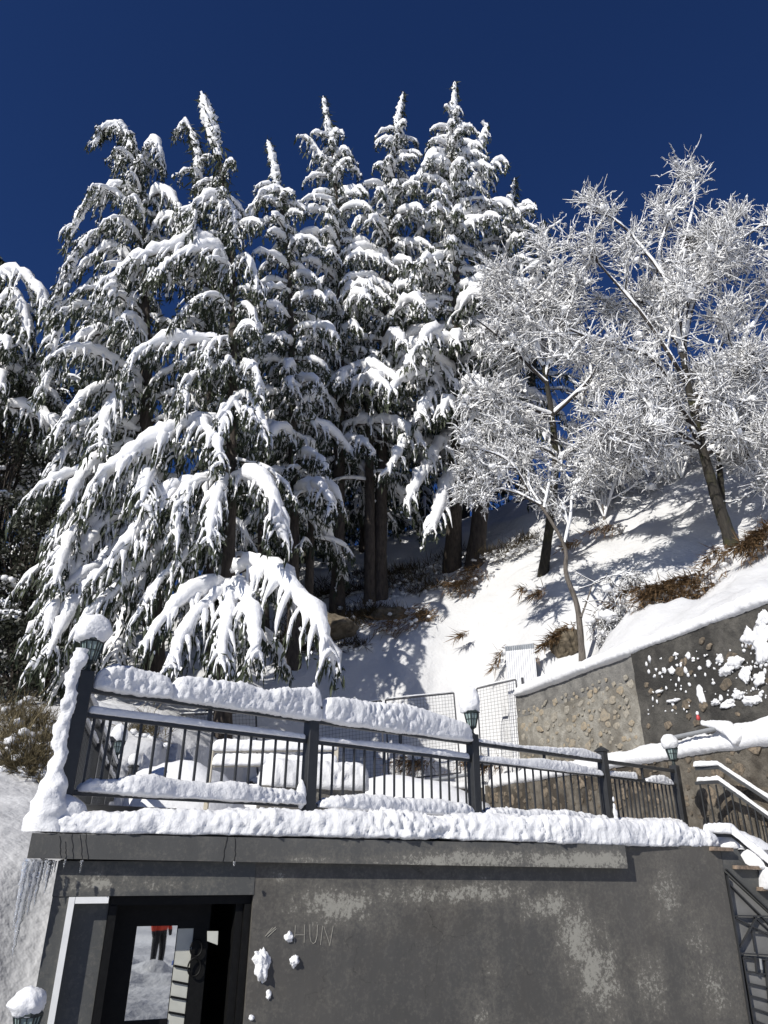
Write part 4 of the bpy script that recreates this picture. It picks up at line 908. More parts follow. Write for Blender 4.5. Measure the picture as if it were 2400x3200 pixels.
# corrugated sheet closing the end of the upper wall
mb = MB(); c0 = at(1578, 2020, 20.0); c1 = at(1668, 2010, 19.7); nb = 90; q = np.linspace(0, 1, nb); zz = np.linspace(at(1600, 2420, 20)[2], 0, 2)
zb = at(1600, 2400, 20.0)[2]
G = np.zeros((nb, 2, 3)); base_ = c0[None] * (1 - q[:, None]) + c1[None] * q[:, None]
wv = 0.022 * np.sin(q * 2 * math.pi * 13); dy = np.array((0.25, -1.0, 0)) / 1.03
G[:, 1] = base_ + dy * wv[:, None]; G[:, 0] = G[:, 1]; G[:, 0, 2] = zb
mb.grid(G); mb.grid((G + np.array((0, 0.004, 0)))[::-1])
put('corrugated_sheet', mb, M['galv'], smooth=True, label='snow-dusted corrugated metal sheet at the end of the upper wall', cat='metal sheet')
mb = MB(); G2 = G.copy(); nz = 60
GG = np.stack([G[:, 1] * (1 - k) + (G[:, 1] * np.array((1, 1, 0)) + Z * zb) * k for k in np.linspace(0.045, 1, nz)], 1)
GG = GG + dy * (0.012 + 0.02 * puffy(GG, 5, 3, 5))[..., None]; mb.grid(GG[:, ::-1])
put('sheet_snow', mb, M['snow'], smooth=True, label='thin snow crust on the corrugated metal sheet', cat='snow')

# ================================================================== mesh fence panels
def fence_panel(tl, tr, bl, br, Y, label, cell=0.085):
    A, B, Cc, Dd = at(*tl, Y[0]), at(*tr, Y[1]), at(*bl, Y[0]), at(*br, Y[1])
    f = thing('mesh_fence_panel', label, 'fence', tuple((Cc + Dd) / 2), 'mesh fence behind the terrace')
    for nm, a_, b_ in (('frame_bar', A, B), ('frame_bar', Cc, Dd), ('frame_post', A, Cc), ('frame_post', B, Dd)):
        mb = MB(); mb.bar(a_, b_, 0.038, 0.038, np.array((0.1, 1, 0.05)) if nm == 'frame_post' else Z); put(nm, mb, M['fence'], f)
    mb = MB(); nh = int(np.linalg.norm(A - Cc) / cell); nv = int(np.linalg.norm(B - A) / cell)
    P = [[A * (1 - i / nv) + B * (i / nv), Cc * (1 - i / nv) + Dd * (i / nv)] for i in range(1, nv)] + [[A * (1 - i / nh) + Cc * (i / nh), B * (1 - i / nh) + Dd * (i / nh)] for i in range(1, nh)]
    mb.tubes(np.array(P), np.full((len(P), 2), 0.0032), 4)
    put('wire_mesh', mb, M['fence'], f, kind='stuff')
    mb = MB(); a_ = A + np.array((0, -.02, .03)); snow_run(mb, np.array([a_, B + np.array((0, -.02, .03))]), 0.02, 0.03, 0.05, 12, 3, 0.012, 8, 0.3)
    put('snow_strip', mb, M['snow'], f, smooth=True)
fence_panel((1490, 2152), (1612, 2124), (1505, 2390), (1640, 2385), (19.9, 19.6), 'mesh fence panel rising to the corrugated sheet, right of third lantern')
fence_panel((1205, 2188), (1418, 2166), (1215, 2440), (1440, 2415), (19.4, 19.7), 'mesh fence panel left of the third lantern')
fence_panel((985, 2225), (1192, 2190), (990, 2445), (1200, 2440), (19.2, 19.4), 'mesh fence panel right of the second post')
fence_panel((560, 2235), (800, 2225), (590, 2425), (805, 2425), (18.6, 19.0), 'mesh fence panel behind the bench, farthest left')
mb = MB(); mb.bar(at(1632, 2118, 19.5), at(1660, 2400, 19.5), 0.07, 0.07, np.array((0.1, 1, 0))); put('fence_post', mb, M['fence'], label='tall grey fence post against the corrugated sheet', cat='post')

# ================================================================== bench and snow-topped planter on the terrace
bY = 10.6
bench = thing('bench', 'cream slatted bench buried in snow behind the balusters', 'bench', tuple(np.array((*at(850, 2450, bY)[:2], DECK_Z))))
def bb(nm, x0, y0, x1, y1, w_, h_, Y=bY): 
    mb = MB(); mb.chbox((at(x0, y0, Y) + at(x1, y1, Y)) / 2, (at(x1, y1, Y) - at(x0, y0, Y)) / 2, np.array((0, w_ / 2, 0)), Z * h_ / 2, 0.004); put(nm, mb, M['bench'], bench)
bb('back_slat', 668, 2346, 1050, 2343, 0.03, 0.05); bb('back_slat', 668, 2392, 1050, 2389, 0.03, 0.05)
for x in (664, 1052):
    mb = MB(); p = at(x, 2330, bY); mb.chbox(np.array((p[0], p[1], (p[2] + DECK_Z) / 2)), np.array((0.03, 0, 0)), np.array((0, 0.03, 0)), Z * (p[2] - DECK_Z) / 2, 0.004); put('leg', mb, M['bench'], bench)
mb = MB(); mb.chbox(np.array((*(at(860, 2430, bY - .25)[:2]), DECK_Z + 0.36)), np.array((1.0, 0, 0)), np.array((0, 0.22, 0)), Z * 0.02, 0.004); put('seat', mb, M['bench'], bench)
for k, (y, hh, lb) in enumerate(((2342, 0.13, 'snow on the upper slat of the bench back'), (2388, 0.13, 'snow on the lower slat of the bench back'))):
    mb = MB(); snow_run(mb, np.array([at(660, y + 2, bY), at(1058, y, bY)]), 0.06, hh, 0.025, 22, 80 + k, 0.03, 7, 0.2); put('snow_loaf', mb, M['snow'], smooth=True, label=lb, cat='snow')
mb = MB(); p = at(860, 2440, bY - .25); snow_run(mb, np.array([np.array((p[0] - 1.0, p[1], DECK_Z + 0.37)), np.array((p[0] + 1.0, p[1], DECK_Z + 0.37))]), 0.24, 0.14, 0.03, 24, 85, 0.03, 6, 0.2)
put('snow_loaf', mb, M['snow'], smooth=True, label='snow on the bench seat', cat='snow')
plY = 9.6
p0_, p1_ = at(805, 2460, plY), at(1132, 2458, plY + 0.5)
pl = MB(); mid = (p0_ + p1_) / 2; hx = (p1_ - p0_) / 2; hx[2] = 0
zt_ = at(970, 2458, plY + .2)[2]
pl.chbox(np.array((mid[0], mid[1] + 0.3, (zt_ + DECK_Z) / 2)), hx, np.array((0, 0.3, 0)), Z * (zt_ - DECK_Z) / 2, 0.01)
put('planter', pl, M['concrete'], label='long concrete planter box topped with deep snow behind the second post', cat='planter')
mb = MB(); zz_ = at(970, 2370, plY + .2)[2] - zt_
snow_run(mb, np.array([p0_ * [1, 1, 0] + np.array((-.05, .3, zt_)), p1_ * [1, 1, 0] + np.array((.05, .3, zt_))]), 0.34, zz_, 0.025, 40, 90, 0.04, 6, 0.06, flat=0.5, endk=0.5, under=0.08)
put('snow_block', mb, M['snow'], smooth=True, label='deep loaf of snow on the concrete planter', cat='snow')
# snow heaps on the terrace behind the railing (drifts)
for k, (x, y, Y, rx, rz, lb) in enumerate(((560, 2400, 13, 1.2, .55, 'snow drift at the back left of the terrace'), (1260, 2440, 15, 1.8, .35, 'snow drift in front of the low back wall'), (1000, 2420, 16.5, 2.0, .45, 'snow drift behind the bench'))):
    mb = MB(); p = at(x, y, Y); snow_ball(mb, np.array((p[0], p[1], 2.1)), (rx, 1.0, max(0.4, p[2] - 2.1 + rz * .2)), 95 + k, 0.12, 4, 5); put('snow_drift', mb, M['snow'], smooth=True, label=lb, cat='snow')
# ================================================================== trees
SUNV_np = np.array(SUNV)
def unit(v): v = np.asarray(v, float); return v / (np.linalg.norm(v) + 1e-9)
def resample(P, n):
    P = np.asarray(P, float); seg = np.linalg.norm(np.diff(P, axis=0), axis=1); cum = np.concatenate([[0], np.cumsum(seg)])
    # smooth through Catmull-Rom, then even spacing
    Q = np.vstack([2 * P[0] - P[1], P, 2 * P[-1] - P[-2]]); out = []
    for i in range(1, len(Q) - 2):
        for u in np.linspace(0, 1, 12, endpoint=False):
            a, b_, c, d = Q[i - 1], Q[i], Q[i + 1], Q[i + 2]
            out.append(0.5 * (2 * b_ + (c - a) * u + (2 * a - 5 * b_ + 4 * c - d) * u * u + (3 * b_ - a - 3 * c + d) * u ** 3))
    out.append(P[-1]); out = np.array(out)
    seg = np.linalg.norm(np.diff(out, axis=0), axis=1); cum = np.concatenate([[0], np.cumsum(seg)]); s = np.linspace(0, cum[-1], n)
    return np.column_stack([np.interp(s, cum, out[:, k]) for k in range(3)]), cum[-1]
def bough(fm, sm, axis_pts, rng, dens=1.0, snow=1.0, hang=1.0, wide=1.0, sl=1.0, g=1.0, spk=0.5):
    """one drooping snow-laden cedar bough: fm gets wood + needles, sm gets snow. g > 1: coarser (far trees)"""
    K = 16; A, L = resample(axis_pts, K); tt = np.linspace(0, 1, K)
    tan = np.gradient(A, axis=0); tan /= np.linalg.norm(tan, axis=1, keepdims=True) + 1e-9
    hd = A[-1] - A[0]; hd[2] = 0; hd = unit(hd) if np.linalg.norm(hd) > 0.05 else unit(rng.normal(size=3) * [1, 1, 0])
    sdv = np.cross(hd, Z); far = g > 1.3
    fm.tubes(A[::2], np.interp(tt[::2], [0, 1], [0.02 + 0.010 * L, 0.008]), 4, m=1)
    base_r = (0.072 + 0.029 * min(L, 5.0)) * snow
    prof = np.interp(tt, [0, .10, .35, .8, 1], [0.25, 0.75, 1.0, 0.8, 0.15])
    steep = np.clip(1.15 - np.abs(tan[:, 2]) ** 2 * 0.5, 0.5, 1.1)
    K2 = max(10, int(L / (0.14 * g))); t2 = np.linspace(0, 1, K2); A2 = np.column_stack([np.interp(t2, tt, A[:, k]) for k in range(3)])
    R = np.interp(t2, tt, base_r * prof * steep) * (0.55 + 0.75 * vnoise(A2, 2.2, 3) + 0.35 * (rng.random(K2) - .5))
    sm.tubes(A2 + Z * (R * 0.72)[:, None], R, 6 if far else 9, 0.85, 0, 0.22, rng)
    nb = max(4, int(L * 8.5 * dens / g ** .7))
    tb = 0.05 + 0.95 * (np.arange(nb) + rng.random(nb)) / nb
    sg = np.where(np.arange(nb) % 2 == 0, 1.0, -1.0) * rng.uniform(0.3, 1.1, nb)
    p0 = np.column_stack([np.interp(tb, tt, A[:, k]) for k in range(3)])
    lt = np.interp(tb, [0, .2, .6, 1], [0.5, 1.0, 0.85, 0.55]) * (0.34 + 0.17 * min(L, 5.0)) * rng.uniform(0.5, 1.25, nb) * wide
    hdir = sdv[None] * sg[:, None] + 0.45 * hd[None] + rng.normal(size=(nb, 3)) * 0.3; hdir[:, 2] = 0
    hdir /= np.linalg.norm(hdir, axis=1, keepdims=True)
    kb = 5; kk = np.linspace(0, 1, kb)
    out_ = (1 - (1 - kk) ** 2.1)[None, :, None] * 0.52; dn = (kk ** 1.35)[None, :, None] * (0.95 * hang)
    B = p0[:, None] + hdir[:, None] * lt[:, None, None] * out_ - Z * lt[:, None, None] * dn
    B = B + rng.normal(size=B.shape) * 0.02 * kk[None, :, None]
    RB = (0.066 * snow * sl * np.clip(lt, .35, 1.4) ** .5)[:, None] * np.interp(kk, [0, .25, .5, .75, 1], [1.1, 1.0, 0.62, 0.3, 0.04])[None] * rng.uniform(0.4, 1.5, (nb, kb))
    sm.tubes(B + Z * (RB * 0.8)[..., None], RB, 4 if far else 5, 0.95, 0, 0.3, rng)
    ns = max(6, int(15 * dens / g ** .8))
    tq = rng.random((nb, ns)) ** 0.75; ii = tq * (kb - 1); i0 = np.clip(ii.astype(int), 0, kb - 2); fr = (ii - i0)[..., None]
    bi = np.arange(nb)[:, None]
    p = (B[bi, i0] * (1 - fr) + B[bi, i0 + 1] * fr).reshape(-1, 3)
    n = len(p); out2 = np.repeat(hdir, ns, 0); p = p + rng.normal(size=(n, 3)) * 0.035
    d = -Z * rng.uniform(0.75, 1.3, (n, 1)) + out2 * rng.uniform(-0.15, 0.3, (n, 1)) + rng.normal(size=(n, 3)) * 0.16
    d /= np.linalg.norm(d, axis=1, keepdims=True)
    l = rng.uniform(0.10, 0.36, n) * hang * (0.7 + 0.12 * min(L, 4)) * g ** .4; wd = (l * rng.uniform(0.045, 0.10, n) + 0.006) * g ** .5
    fm.blades(p, d, l, wd, rng, 0)
    n2 = int(n * 0.9); k = rng.integers(0, n, n2); d2 = rng.normal(size=(n2, 3)); d2[:, 2] -= 0.5; d2 /= np.linalg.norm(d2, axis=1, keepdims=True)
    fm.blades(p[k] + rng.normal(size=(n2, 3)) * 0.05 - Z * rng.uniform(.02, .16, (n2, 1)), d2, rng.uniform(0.08, 0.19, n2) * g, rng.uniform(0.013, 0.024, n2) * g, rng, 0)
    pick = rng.random(n) < spk
    pp, dd, ll = p[pick], d[pick], l[pick]; q = len(pp)
    f0 = rng.uniform(-0.10, 0.40, q); pp = pp + dd * (ll * f0)[:, None] + Z * 0.015 + SUNV_np * 0.03
    h = int(q * (0.0 if far else 0.35))
    sm.blades(pp[h:], dd[h:], (ll * rng.uniform(0.3, 0.6, q))[h:], rng.uniform(0.014, 0.034, q - h) * g * snow ** .5, rng, 0)
    sm.spindles(pp[:h], dd[:h], (ll * rng.uniform(0.3, 0.62, q))[:h], rng.uniform(0.014, 0.036, h) * snow ** .5, rng, 0)
def conifer(name, label, base, top, L0, start, nb, seed, dens=1.0, snow=1.0, hang=1.0, mids=None, customs=(), r0=0.24, parts=True, skip=None, tip=True, wide=1.0, azs=None, e_low=-8, pw=0.8, group='tall snow-laden cedars', sl=1.0, g=1.0, spk=0.5, core=1.0, bare=0.93, lead=(0.80, 0.13)):
    rng = np.random.default_rng(seed); base = np.asarray(base, float); top = np.asarray(top, float)
    tr = thing(name, label, 'tree', tuple(base), group)
    sp_ = [base - Z * 0.4] + [np.asarray(k, float) for k in (mids or [])] + [top]
    T, H = resample(sp_, 40); tq = np.linspace(0, 1, 40)
    mb = MB(); mb.tubes(T, np.interp(tq, [0, .06, .5, 1], [r0 * 1.35, r0, r0 * 0.6, 0.02]), 12, 1, 0, 0.06, rng); put('trunk', mb, M['bark'], tr, smooth=True)
    def trunk_at(h): return np.array([np.interp(h, tq, T[:, k]) for k in range(3)])
    F, S = MB(), MB(); cnt = [0]
    def emit(pts, **kw):
        if parts:
            f, s = MB(), MB(); bough(f, s, pts, rng, **kw)
            o = put('bough', f, [M['needle'], M['bark']], tr); put('snow', s, M['snow_tree'], o, smooth=True)
        else: bough(F, S, pts, rng, **kw)
    az = rng.uniform(0, 6.28)
    for i in range(nb):
        h = start + (1 - start) * ((i + rng.uniform(0, 0.9)) / nb) ** 0.92
        az += 2.399 + rng.normal() * 0.35
        if h > bare or (skip and skip(h, az)): continue
        u = (h - start) / (1 - start)
        L = (L0 * (1 - u) ** pw) * rng.uniform(0.62, 1.12) + 0.35
        hd = np.array((math.cos(az), math.sin(az), 0))
        e0 = math.radians(e_low + 26 * u + rng.normal() * 7); e1 = math.radians(-62 - 14 * rng.random() + 12 * u)
        n = 7; pts = [trunk_at(h)]
        for k in range(n):
            t_ = (k + 0.5) / n; e = e0 + (e1 - e0) * t_ ** 1.5
            pts.append(pts[-1] + L / n * (hd * math.cos(e) + Z * math.sin(e)))
        emit(pts, dens=dens, snow=snow, hang=hang, wide=wide, sl=sl, g=g, spk=spk)
    for c in customs:
        kw = dict(dens=dens, snow=snow, hang=hang, wide=wide, sl=sl, g=g, spk=spk)
        if isinstance(c, tuple): kw.update(c[1]); c = c[0]
        emit(c, **kw)
    if tip:                                     # leader snow shifted sunward: white lit side, dark far side built into the shape
        k0 = int(lead[0] * 40); P = T[k0:]; K2 = 34; q = np.linspace(0, 1, K2); P2 = np.column_stack([np.interp(q, np.linspace(0, 1, len(P)), P[:, k]) for k in range(3)])
        R = lead[1] * np.interp(q, [0, .4, .85, 1], [0.7, 1.15, 0.8, 0.15]) * (0.55 + 0.9 * rng.random(K2))
        s = MB(); s.tubes(P2 + SUNV_np * 0.07, R, 8, 1, 0, 0.3, rng)
        put('leader_snow', s, M['snow_tree'], tr, smooth=True)
        f = MB(); n = 420; qq = rng.random(n); pp = np.column_stack([np.interp(qq, np.linspace(0, 1, len(P)), P[:, k]) for k in range(3)])
        d = rng.normal(size=(n, 3)) - Z * 0.8; d /= np.linalg.norm(d, axis=1, keepdims=True); f.blades(pp, d, rng.uniform(.12, .35, n), rng.uniform(.012, .03, n), rng, 0)
        put('leader_needles', f, M['needle'], tr)
    nc = int(1500 * core)  # inner needle mass added to darken the crown's inside and close gaps
    if nc:
        hh = start + (1 - start) * rng.random(nc) ** 1.1; cp_ = np.column_stack([np.interp(hh, tq, T[:, k]) for k in range(3)]); u_ = (hh - start) / (1 - start)
        a_ = rng.uniform(0, 6.28, nc); rr_ = rng.uniform(.1, .6, nc) * (L0 * (1 - u_) ** pw * .62 + .1); cp_ = cp_ + np.column_stack([np.cos(a_) * rr_, np.sin(a_) * rr_, -rr_ * .3])
        d_ = rng.normal(size=(nc, 3)) * .5 - Z; d_ /= np.linalg.norm(d_, axis=1, keepdims=True)
        f = F if not parts else MB(); f.blades(cp_, d_, rng.uniform(.25, .6, nc), rng.uniform(.02, .045, nc), rng, 0)
        if parts: put('inner_needles', f, [M['needle'], M['bark']], tr, kind='stuff')
    if not parts:
        put('crown', F, [M['needle'], M['bark']], tr); put('snow', S, M['snow_tree'], tr, smooth=True, kind='stuff')
    return tr
def base_at(px, Y, dz=0.0):
    d = ray(px, 2300); x = d.x / d.y * Y
    return np.array((x, Y, gz(x, Y) + dz))
def px_line(pts, Y, dY=0.0, n=None):
    m_ = len(pts); return [at(x, y, Y + dY * i / max(1, m_ - 1)) for i, (x, y) in enumerate(pts)]
# ---- B: near cedar with the big arching boughs
YB = 18.3
cb = []
def cu(lst, pts, Y, dY, **kw): lst.append((px_line(pts, Y, dY), kw))
big = dict(snow=1.55, wide=1.15)
cu(cb, [(712, 1510), (760, 1495), (815, 1515), (855, 1570), (870, 1680)], YB, -1.56, **big)
cu(cb, [(712, 1510), (660, 1500), (597, 1524), (560, 1580), (550, 1680)], YB, -1.69, **big)
cu(cb, [(700, 1500), (690, 1520), (665, 1600), (650, 1700)], YB - .1, -1.82, snow=1.5)
cu(cb, [(700, 1510), (583, 1530), (504, 1564), (424, 1664), (358, 1750), (285, 1820)], YB, -1.95, **big)
cu(cb, [(720, 1340), (640, 1322), (570, 1335), (491, 1388), (398, 1440), (318, 1494), (282, 1575)], YB, -1.69, **big)
cu(cb, [(720, 1340), (625, 1322), (670, 1375), (692, 1450)], YB, -1.56, snow=1.5)
cu(cb, [(726, 1268), (763, 1240), (802, 1279), (818, 1370)], YB, -0.91, snow=1.35)
cu(cb, [(726, 1270), (745, 1242), (703, 1292), (684, 1385)], YB, -1.17, snow=1.35)
cu(cb, [(726, 1190), (690, 1150), (623, 1160), (584, 1206), (582, 1275)], YB, -1.17, snow=1.35)
cu(cb, [(730, 1180), (775, 1142), (800, 1170), (812, 1240)], YB, -0.78, snow=1.3)
cu(cb, [(726, 1085), (639, 1078), (512, 1078), (422, 1114), (402, 1180)], YB, -1.17, snow=1.4)
cu(cb, [(728, 1080), (700, 1060), (655, 1085), (640, 1160)], YB, -1.17, snow=1.2)
cu(cb, [(724, 900), (690, 800), (633, 764), (542, 782), (434, 815), (362, 870), (354, 930)], YB, -1.17, **big)
cu(cb, [(722, 890), (680, 790), (610, 790), (540, 815), (480, 860)], YB, -1.43, snow=1.4)
cu(cb, [(722, 770), (690, 650), (645, 622), (612, 650), (604, 725)], YB, -0.78, snow=1.3)
cu(cb, [(722, 700), (700, 640), (728, 660), (735, 760)], YB, -0.52, snow=1.2)
cu(cb, [(728, 850), (762, 800), (792, 850), (806, 930)], YB, -0.39, snow=1.2)
cu(cb, [(728, 980), (660, 930), (600, 950), (545, 1010)], YB, -0.91, snow=1.1)
cu(cb, [(728, 980), (770, 960), (800, 1010), (808, 1090)], YB, -0.52, snow=1.1)
# lower tier
cu(cb, [(716, 1800), (790, 1775), (860, 1815), (935, 1882), (998, 1965), (1030, 2070)], YB, -2.08, snow=1.75, wide=1.1, hang=1.1)
cu(cb, [(716, 1830), (663, 1845), (570, 1882), (504, 1942), (455, 2015)], YB, -2.08, snow=1.55)
cu(cb, [(716, 1830), (690, 1850), (620, 1920), (560, 2010), (530, 2090)], YB, -2.47, snow=1.5)
cu(cb, [(720, 1830), (760, 1860), (790, 1950), (800, 2060)], YB, -2.47, snow=1.4)
cu(cb, [(716, 1820), (720, 1870), (700, 1980), (690, 2080)], YB, -2.60, snow=1.3)
cu(cb, [(716, 1690), (650, 1700), (560, 1760), (480, 1840), (430, 1930)], YB, -1.56, snow=1.2)
cu(cb, [(716, 1600), (600, 1640), (480, 1740), (390, 1830), (300, 1900), (250, 1970)], YB, -1.82, snow=1.35)
cu(cb, [(716, 1660), (560, 1720), (430, 1830), (330, 1920), (240, 1990)], YB + .2, -1.30, snow=1.2)
cu(cb, [(716, 1940), (760, 1950), (840, 2000), (900, 2090)], YB + .4, -1.04, snow=1.1)
cu(cb, [(712, 1740), (760, 1740), (800, 1770), (830, 1850)], YB + .5, -0.39, snow=.9)
baseB = base_at(700, YB); topB = at(632, 292, YB)
conifer('cedar_tree', 'nearest cedar with thick arching snowy boughs and bare dark trunk', baseB, topB, 2.3, 0.30, 30, 11, 0.8, 0.95, 1.15,
        [at(712, 1800, YB), at(728, 1200, YB), at(724, 800, YB), at(690, 520, YB), at(660, 390, YB)], cb, 0.21, wide=.9, pw=0.65, g=1.15, spk=.55, bare=.84, lead=(.83, .2))
# ---- A: broad cedar at left with bent top
YA = 20.5
ca = []
cu(ca, [(395, 430), (350, 400), (320, 400), (300, 450)], YA, -0.39, snow=1.5)
cu(ca, [(400, 440), (385, 405), (340, 398), (300, 410)], YA, -0.26, snow=1.5)
cu(ca, [(430, 560), (460, 460), (490, 455), (503, 520)], YA, -0.39, snow=1.4)
cu(ca, [(430, 500), (415, 450), (395, 470), (370, 530)], YA, -0.39, snow=1.3)
cu(ca, [(440, 640), (400, 590), (330, 600), (260, 660), (220, 740)], YA, -1.04, snow=1.4)
cu(ca, [(445, 650), (500, 600), (560, 660), (585, 740)], YA, -1.04, snow=1.4)
cu(ca, [(445, 760), (380, 700), (290, 740), (230, 820), (212, 900)], YA, -1.30, snow=1.3)
cu(ca, [(450, 780), (500, 700), (545, 690), (570, 790)], YA, -1.04, snow=1.3)
cu(ca, [(450, 860), (350, 780), (270, 830), (200, 900), (170, 990)], YA, -1.30, snow=1.3)
cu(ca, [(450, 960), (330, 890), (230, 940), (180, 1040), (160, 1130)], YA, -1.30, snow=1.25)
cu(ca, [(455, 1090), (330, 1040), (230, 1080), (160, 1160), (140, 1240)], YA, -1.43, snow=1.2)
cu(ca, [(455, 1240), (411, 1215), (358, 1262), (325, 1319), (312, 1400)], YA, -2.34, snow=1.45)
cu(ca, [(455, 1245), (371, 1226), (285, 1226), (225, 1286), (188, 1345)], YA, -1.95, snow=1.4)
cu(ca, [(455, 1350), (330, 1340), (240, 1380), (180, 1450), (150, 1530)], YA, -1.95, snow=1.2)
cu(ca, [(455, 1450), (330, 1470), (250, 1540), (190, 1640), (150, 1730)], YA, -2.08, snow=1.2)
cu(ca, [(455, 1560), (350, 1590), (260, 1680), (190, 1780), (140, 1880)], YA, -2.34, snow=1.35)
cu(ca, [(455, 1640), (360, 1700), (250, 1800), (170, 1890), (105, 1990)], YA, -2.60, snow=1.4)
cu(ca, [(455, 1700), (370, 1780), (260, 1860), (180, 1950), (120, 2080)], YA, -2.86, snow=1.3)
cu(ca, [(455, 1850), (400, 1880), (380, 1960), (360, 2060)], YA, -2.47, snow=1.3)
cu(ca, [(455, 1900), (330, 1960), (230, 2060), (165, 2180)], YA, -2.47, snow=1.0)
cu(ca, [(455, 1500), (330, 1530), (250, 1620), (195, 1740), (170, 1830)], YA, -3.2, snow=1.3, wide=.75)
cu(ca, [(455, 1600), (330, 1640), (240, 1760), (170, 1890), (140, 1990)], YA, -3.6, snow=1.3, wide=.75)
cu(ca, [(455, 1680), (350, 1730), (260, 1850), (190, 1960), (150, 2050)], YA, -4.0, snow=1.3, wide=.75)
cu(ca, [(455, 1400), (330, 1420), (250, 1500), (200, 1600)], YA, -2.8, snow=1.2, wide=.8)
baseA = base_at(470, YA); topA = at(306, 440, YA)
conifer('cedar_tree', 'broad cedar at left whose bent top droops to the left', baseA, topA, 5.0, 0.14, 60, 23, 0.75, 1.05, 1.15,
        [at(462, 1500, YA), at(452, 900, YA), at(432, 560, YA), at(400, 430, YA), at(350, 398, YA)], ca, 0.30, wide=1.0, pw=0.8, g=1.25, spk=.55, bare=.90, lead=(.9, .2))
# second leader of B behind
topB2 = at(588, 390, YB + 1.2)
conifer('cedar_tree', 'slim cedar with hooked tip just behind the nearest cedar', base_at(660, YB + 1.6), topB2, 2.0, 0.40, 36, 29, 0.8, 1.2, 1.0,
        [at(650, 1000, YB + 1.4), at(628, 560, YB + 1.2), at(610, 440, YB + 1.2)], [(px_line([(600, 420), (580, 388), (560, 400), (553, 430)], YB + 1.2), {'snow': 1.2})], 0.13, pw=0.7, g=1.4, spk=.45, bare=.9)
# ---- the row behind
YC = 23.0
conifer('cedar_tree', 'small cedar with lumpy leaning tip, left of the middle group', base_at(905, YC), at(838, 442, YC), 3.2, 0.22, 70, 31, 0.8, 1.6, 1.0,
        [at(915, 1300, YC), at(900, 800, YC), at(870, 600, YC), at(855, 500, YC)], [(px_line([(905, 640), (860, 590), (800, 640), (770, 700)], YC, -.6), {'snow': 1.8})], 0.22, pw=0.75, g=1.5, spk=.45, bare=.88, lead=(.84, .17))
YD = 26.0
conifer('cedar_tree', 'tall cedar with slender white tip, left of the middle pair', base_at(1040, YD), at(1012, 303, YD), 4.6, 0.22, 92, 37, 0.75, 1.65, 1.0,
        [at(1062, 1300, YD), at(1056, 700, YD), at(1035, 450, YD)], [(px_line([(1050, 560), (990, 470), (950, 430), (932, 430)], YD, -.5), {'snow': 1.6})], 0.26, pw=0.85, g=1.6, spk=.45, bare=.9, lead=(.86, .16))
YE = 26.5
conifer('cedar_tree', 'cedar with twin dark trunk standing on the shaded bank, right of the middle', base_at(1180, YE), at(1262, 290, YE), 4.2, 0.30, 86, 41, 0.75, 1.65, 1.0,
        [at(1192, 1500, YE), at(1200, 1100, YE), at(1225, 650, YE), at(1240, 420, YE)], [], 0.27, pw=0.85, g=1.6, spk=.45, bare=.9, lead=(.86, .16))
YF = 26.5
conifer('cedar_tree', 'tallest cedar with dark spire tip and spreading boughs, right of the group', base_at(1430, YF + 1.6), at(1423, 258, YF), 5.4, 0.20, 112, 43, 0.75, 1.7, 1.0,
        [at(1425, 1400, YF), at(1425, 900, YF), at(1412, 560, YF)], [
            (px_line([(1415, 500), (1480, 470), (1520, 400), (1505, 380)], YF, -.3), {'snow': 1.9}),
            (px_line([(1415, 620), (1500, 560), (1560, 500), (1590, 520)], YF, -.3), {'snow': 1.9}),
            (px_line([(1415, 700), (1500, 660), (1580, 640), (1640, 700)], YF, -.5), {'snow': 1.9}),
            (px_line([(1415, 560), (1370, 500), (1330, 520), (1290, 600)], YF, -.5), {'snow': 1.9}),
            (px_line([(1425, 1100), (1330, 1140), (1250, 1180), (1180, 1240)], YF, -2.5), {'snow': 1.9}),
            (px_line([(1425, 1250), (1350, 1290), (1270, 1380), (1210, 1480)], YF, -3.0), {'snow': 1.9}),
            (px_line([(1425, 1330), (1370, 1400), (1310, 1500), (1270, 1580)], YF, -3.0), {'snow': 1.9}),
            (px_line([(1425, 1180), (1380, 1200), (1330, 1260), (1310, 1310)], YF, -3.0), {'snow': 1.9}),
            (px_line([(1425, 1480), (1390, 1530), (1370, 1600), (1350, 1660)], YF, -3.0), {'snow': 1.9})], 0.33, pw=0.85, g=1.6, spk=.45, bare=.9, lead=(.86, .16))
conifer('cedar_tree', 'lone right-hand cedar with stout trunk behind the snowy bare trees', base_at(1505, 27.5), at(1610, 560, 27.5), 4.2, 0.26, 70, 47, 0.7, 1.6, 0.9, [at(1530, 1300, 27.5), at(1580, 800, 27.5)], [], 0.36, pw=0.6, g=1.7, spk=.3)
conifer('pine_tree', 'dark pine peeping out behind the right end of the cedars', base_at(1690, 33), at(1700, 690, 33), 3.4, 0.35, 60, 53, 0.7, 0.75, 0.6, None, [], 0.3, pw=0.5, parts=False, e_low=10, group=None, g=2.0, spk=.2)
conifer('cedar_tree', 'cedar at the left picture edge with drooping snowy side boughs', base_at(-110, 21), at(0, 800, 21), 3.8, 0.60, 26, 59, 0.75, 1.4, 1.1, None,
        [(px_line([(-20, 900), (20, 850), (90, 880), (140, 960), (150, 1040)], 20.5, -.6), {'snow': 1.6}), (px_line([(-20, 960), (40, 930), (80, 1000), (60, 1090)], 20.5, -.6), {'snow': 1.5})], 0.25, pw=0.6, tip=False, g=1.5, spk=.45, bare=.88, lead=(.84, .17))
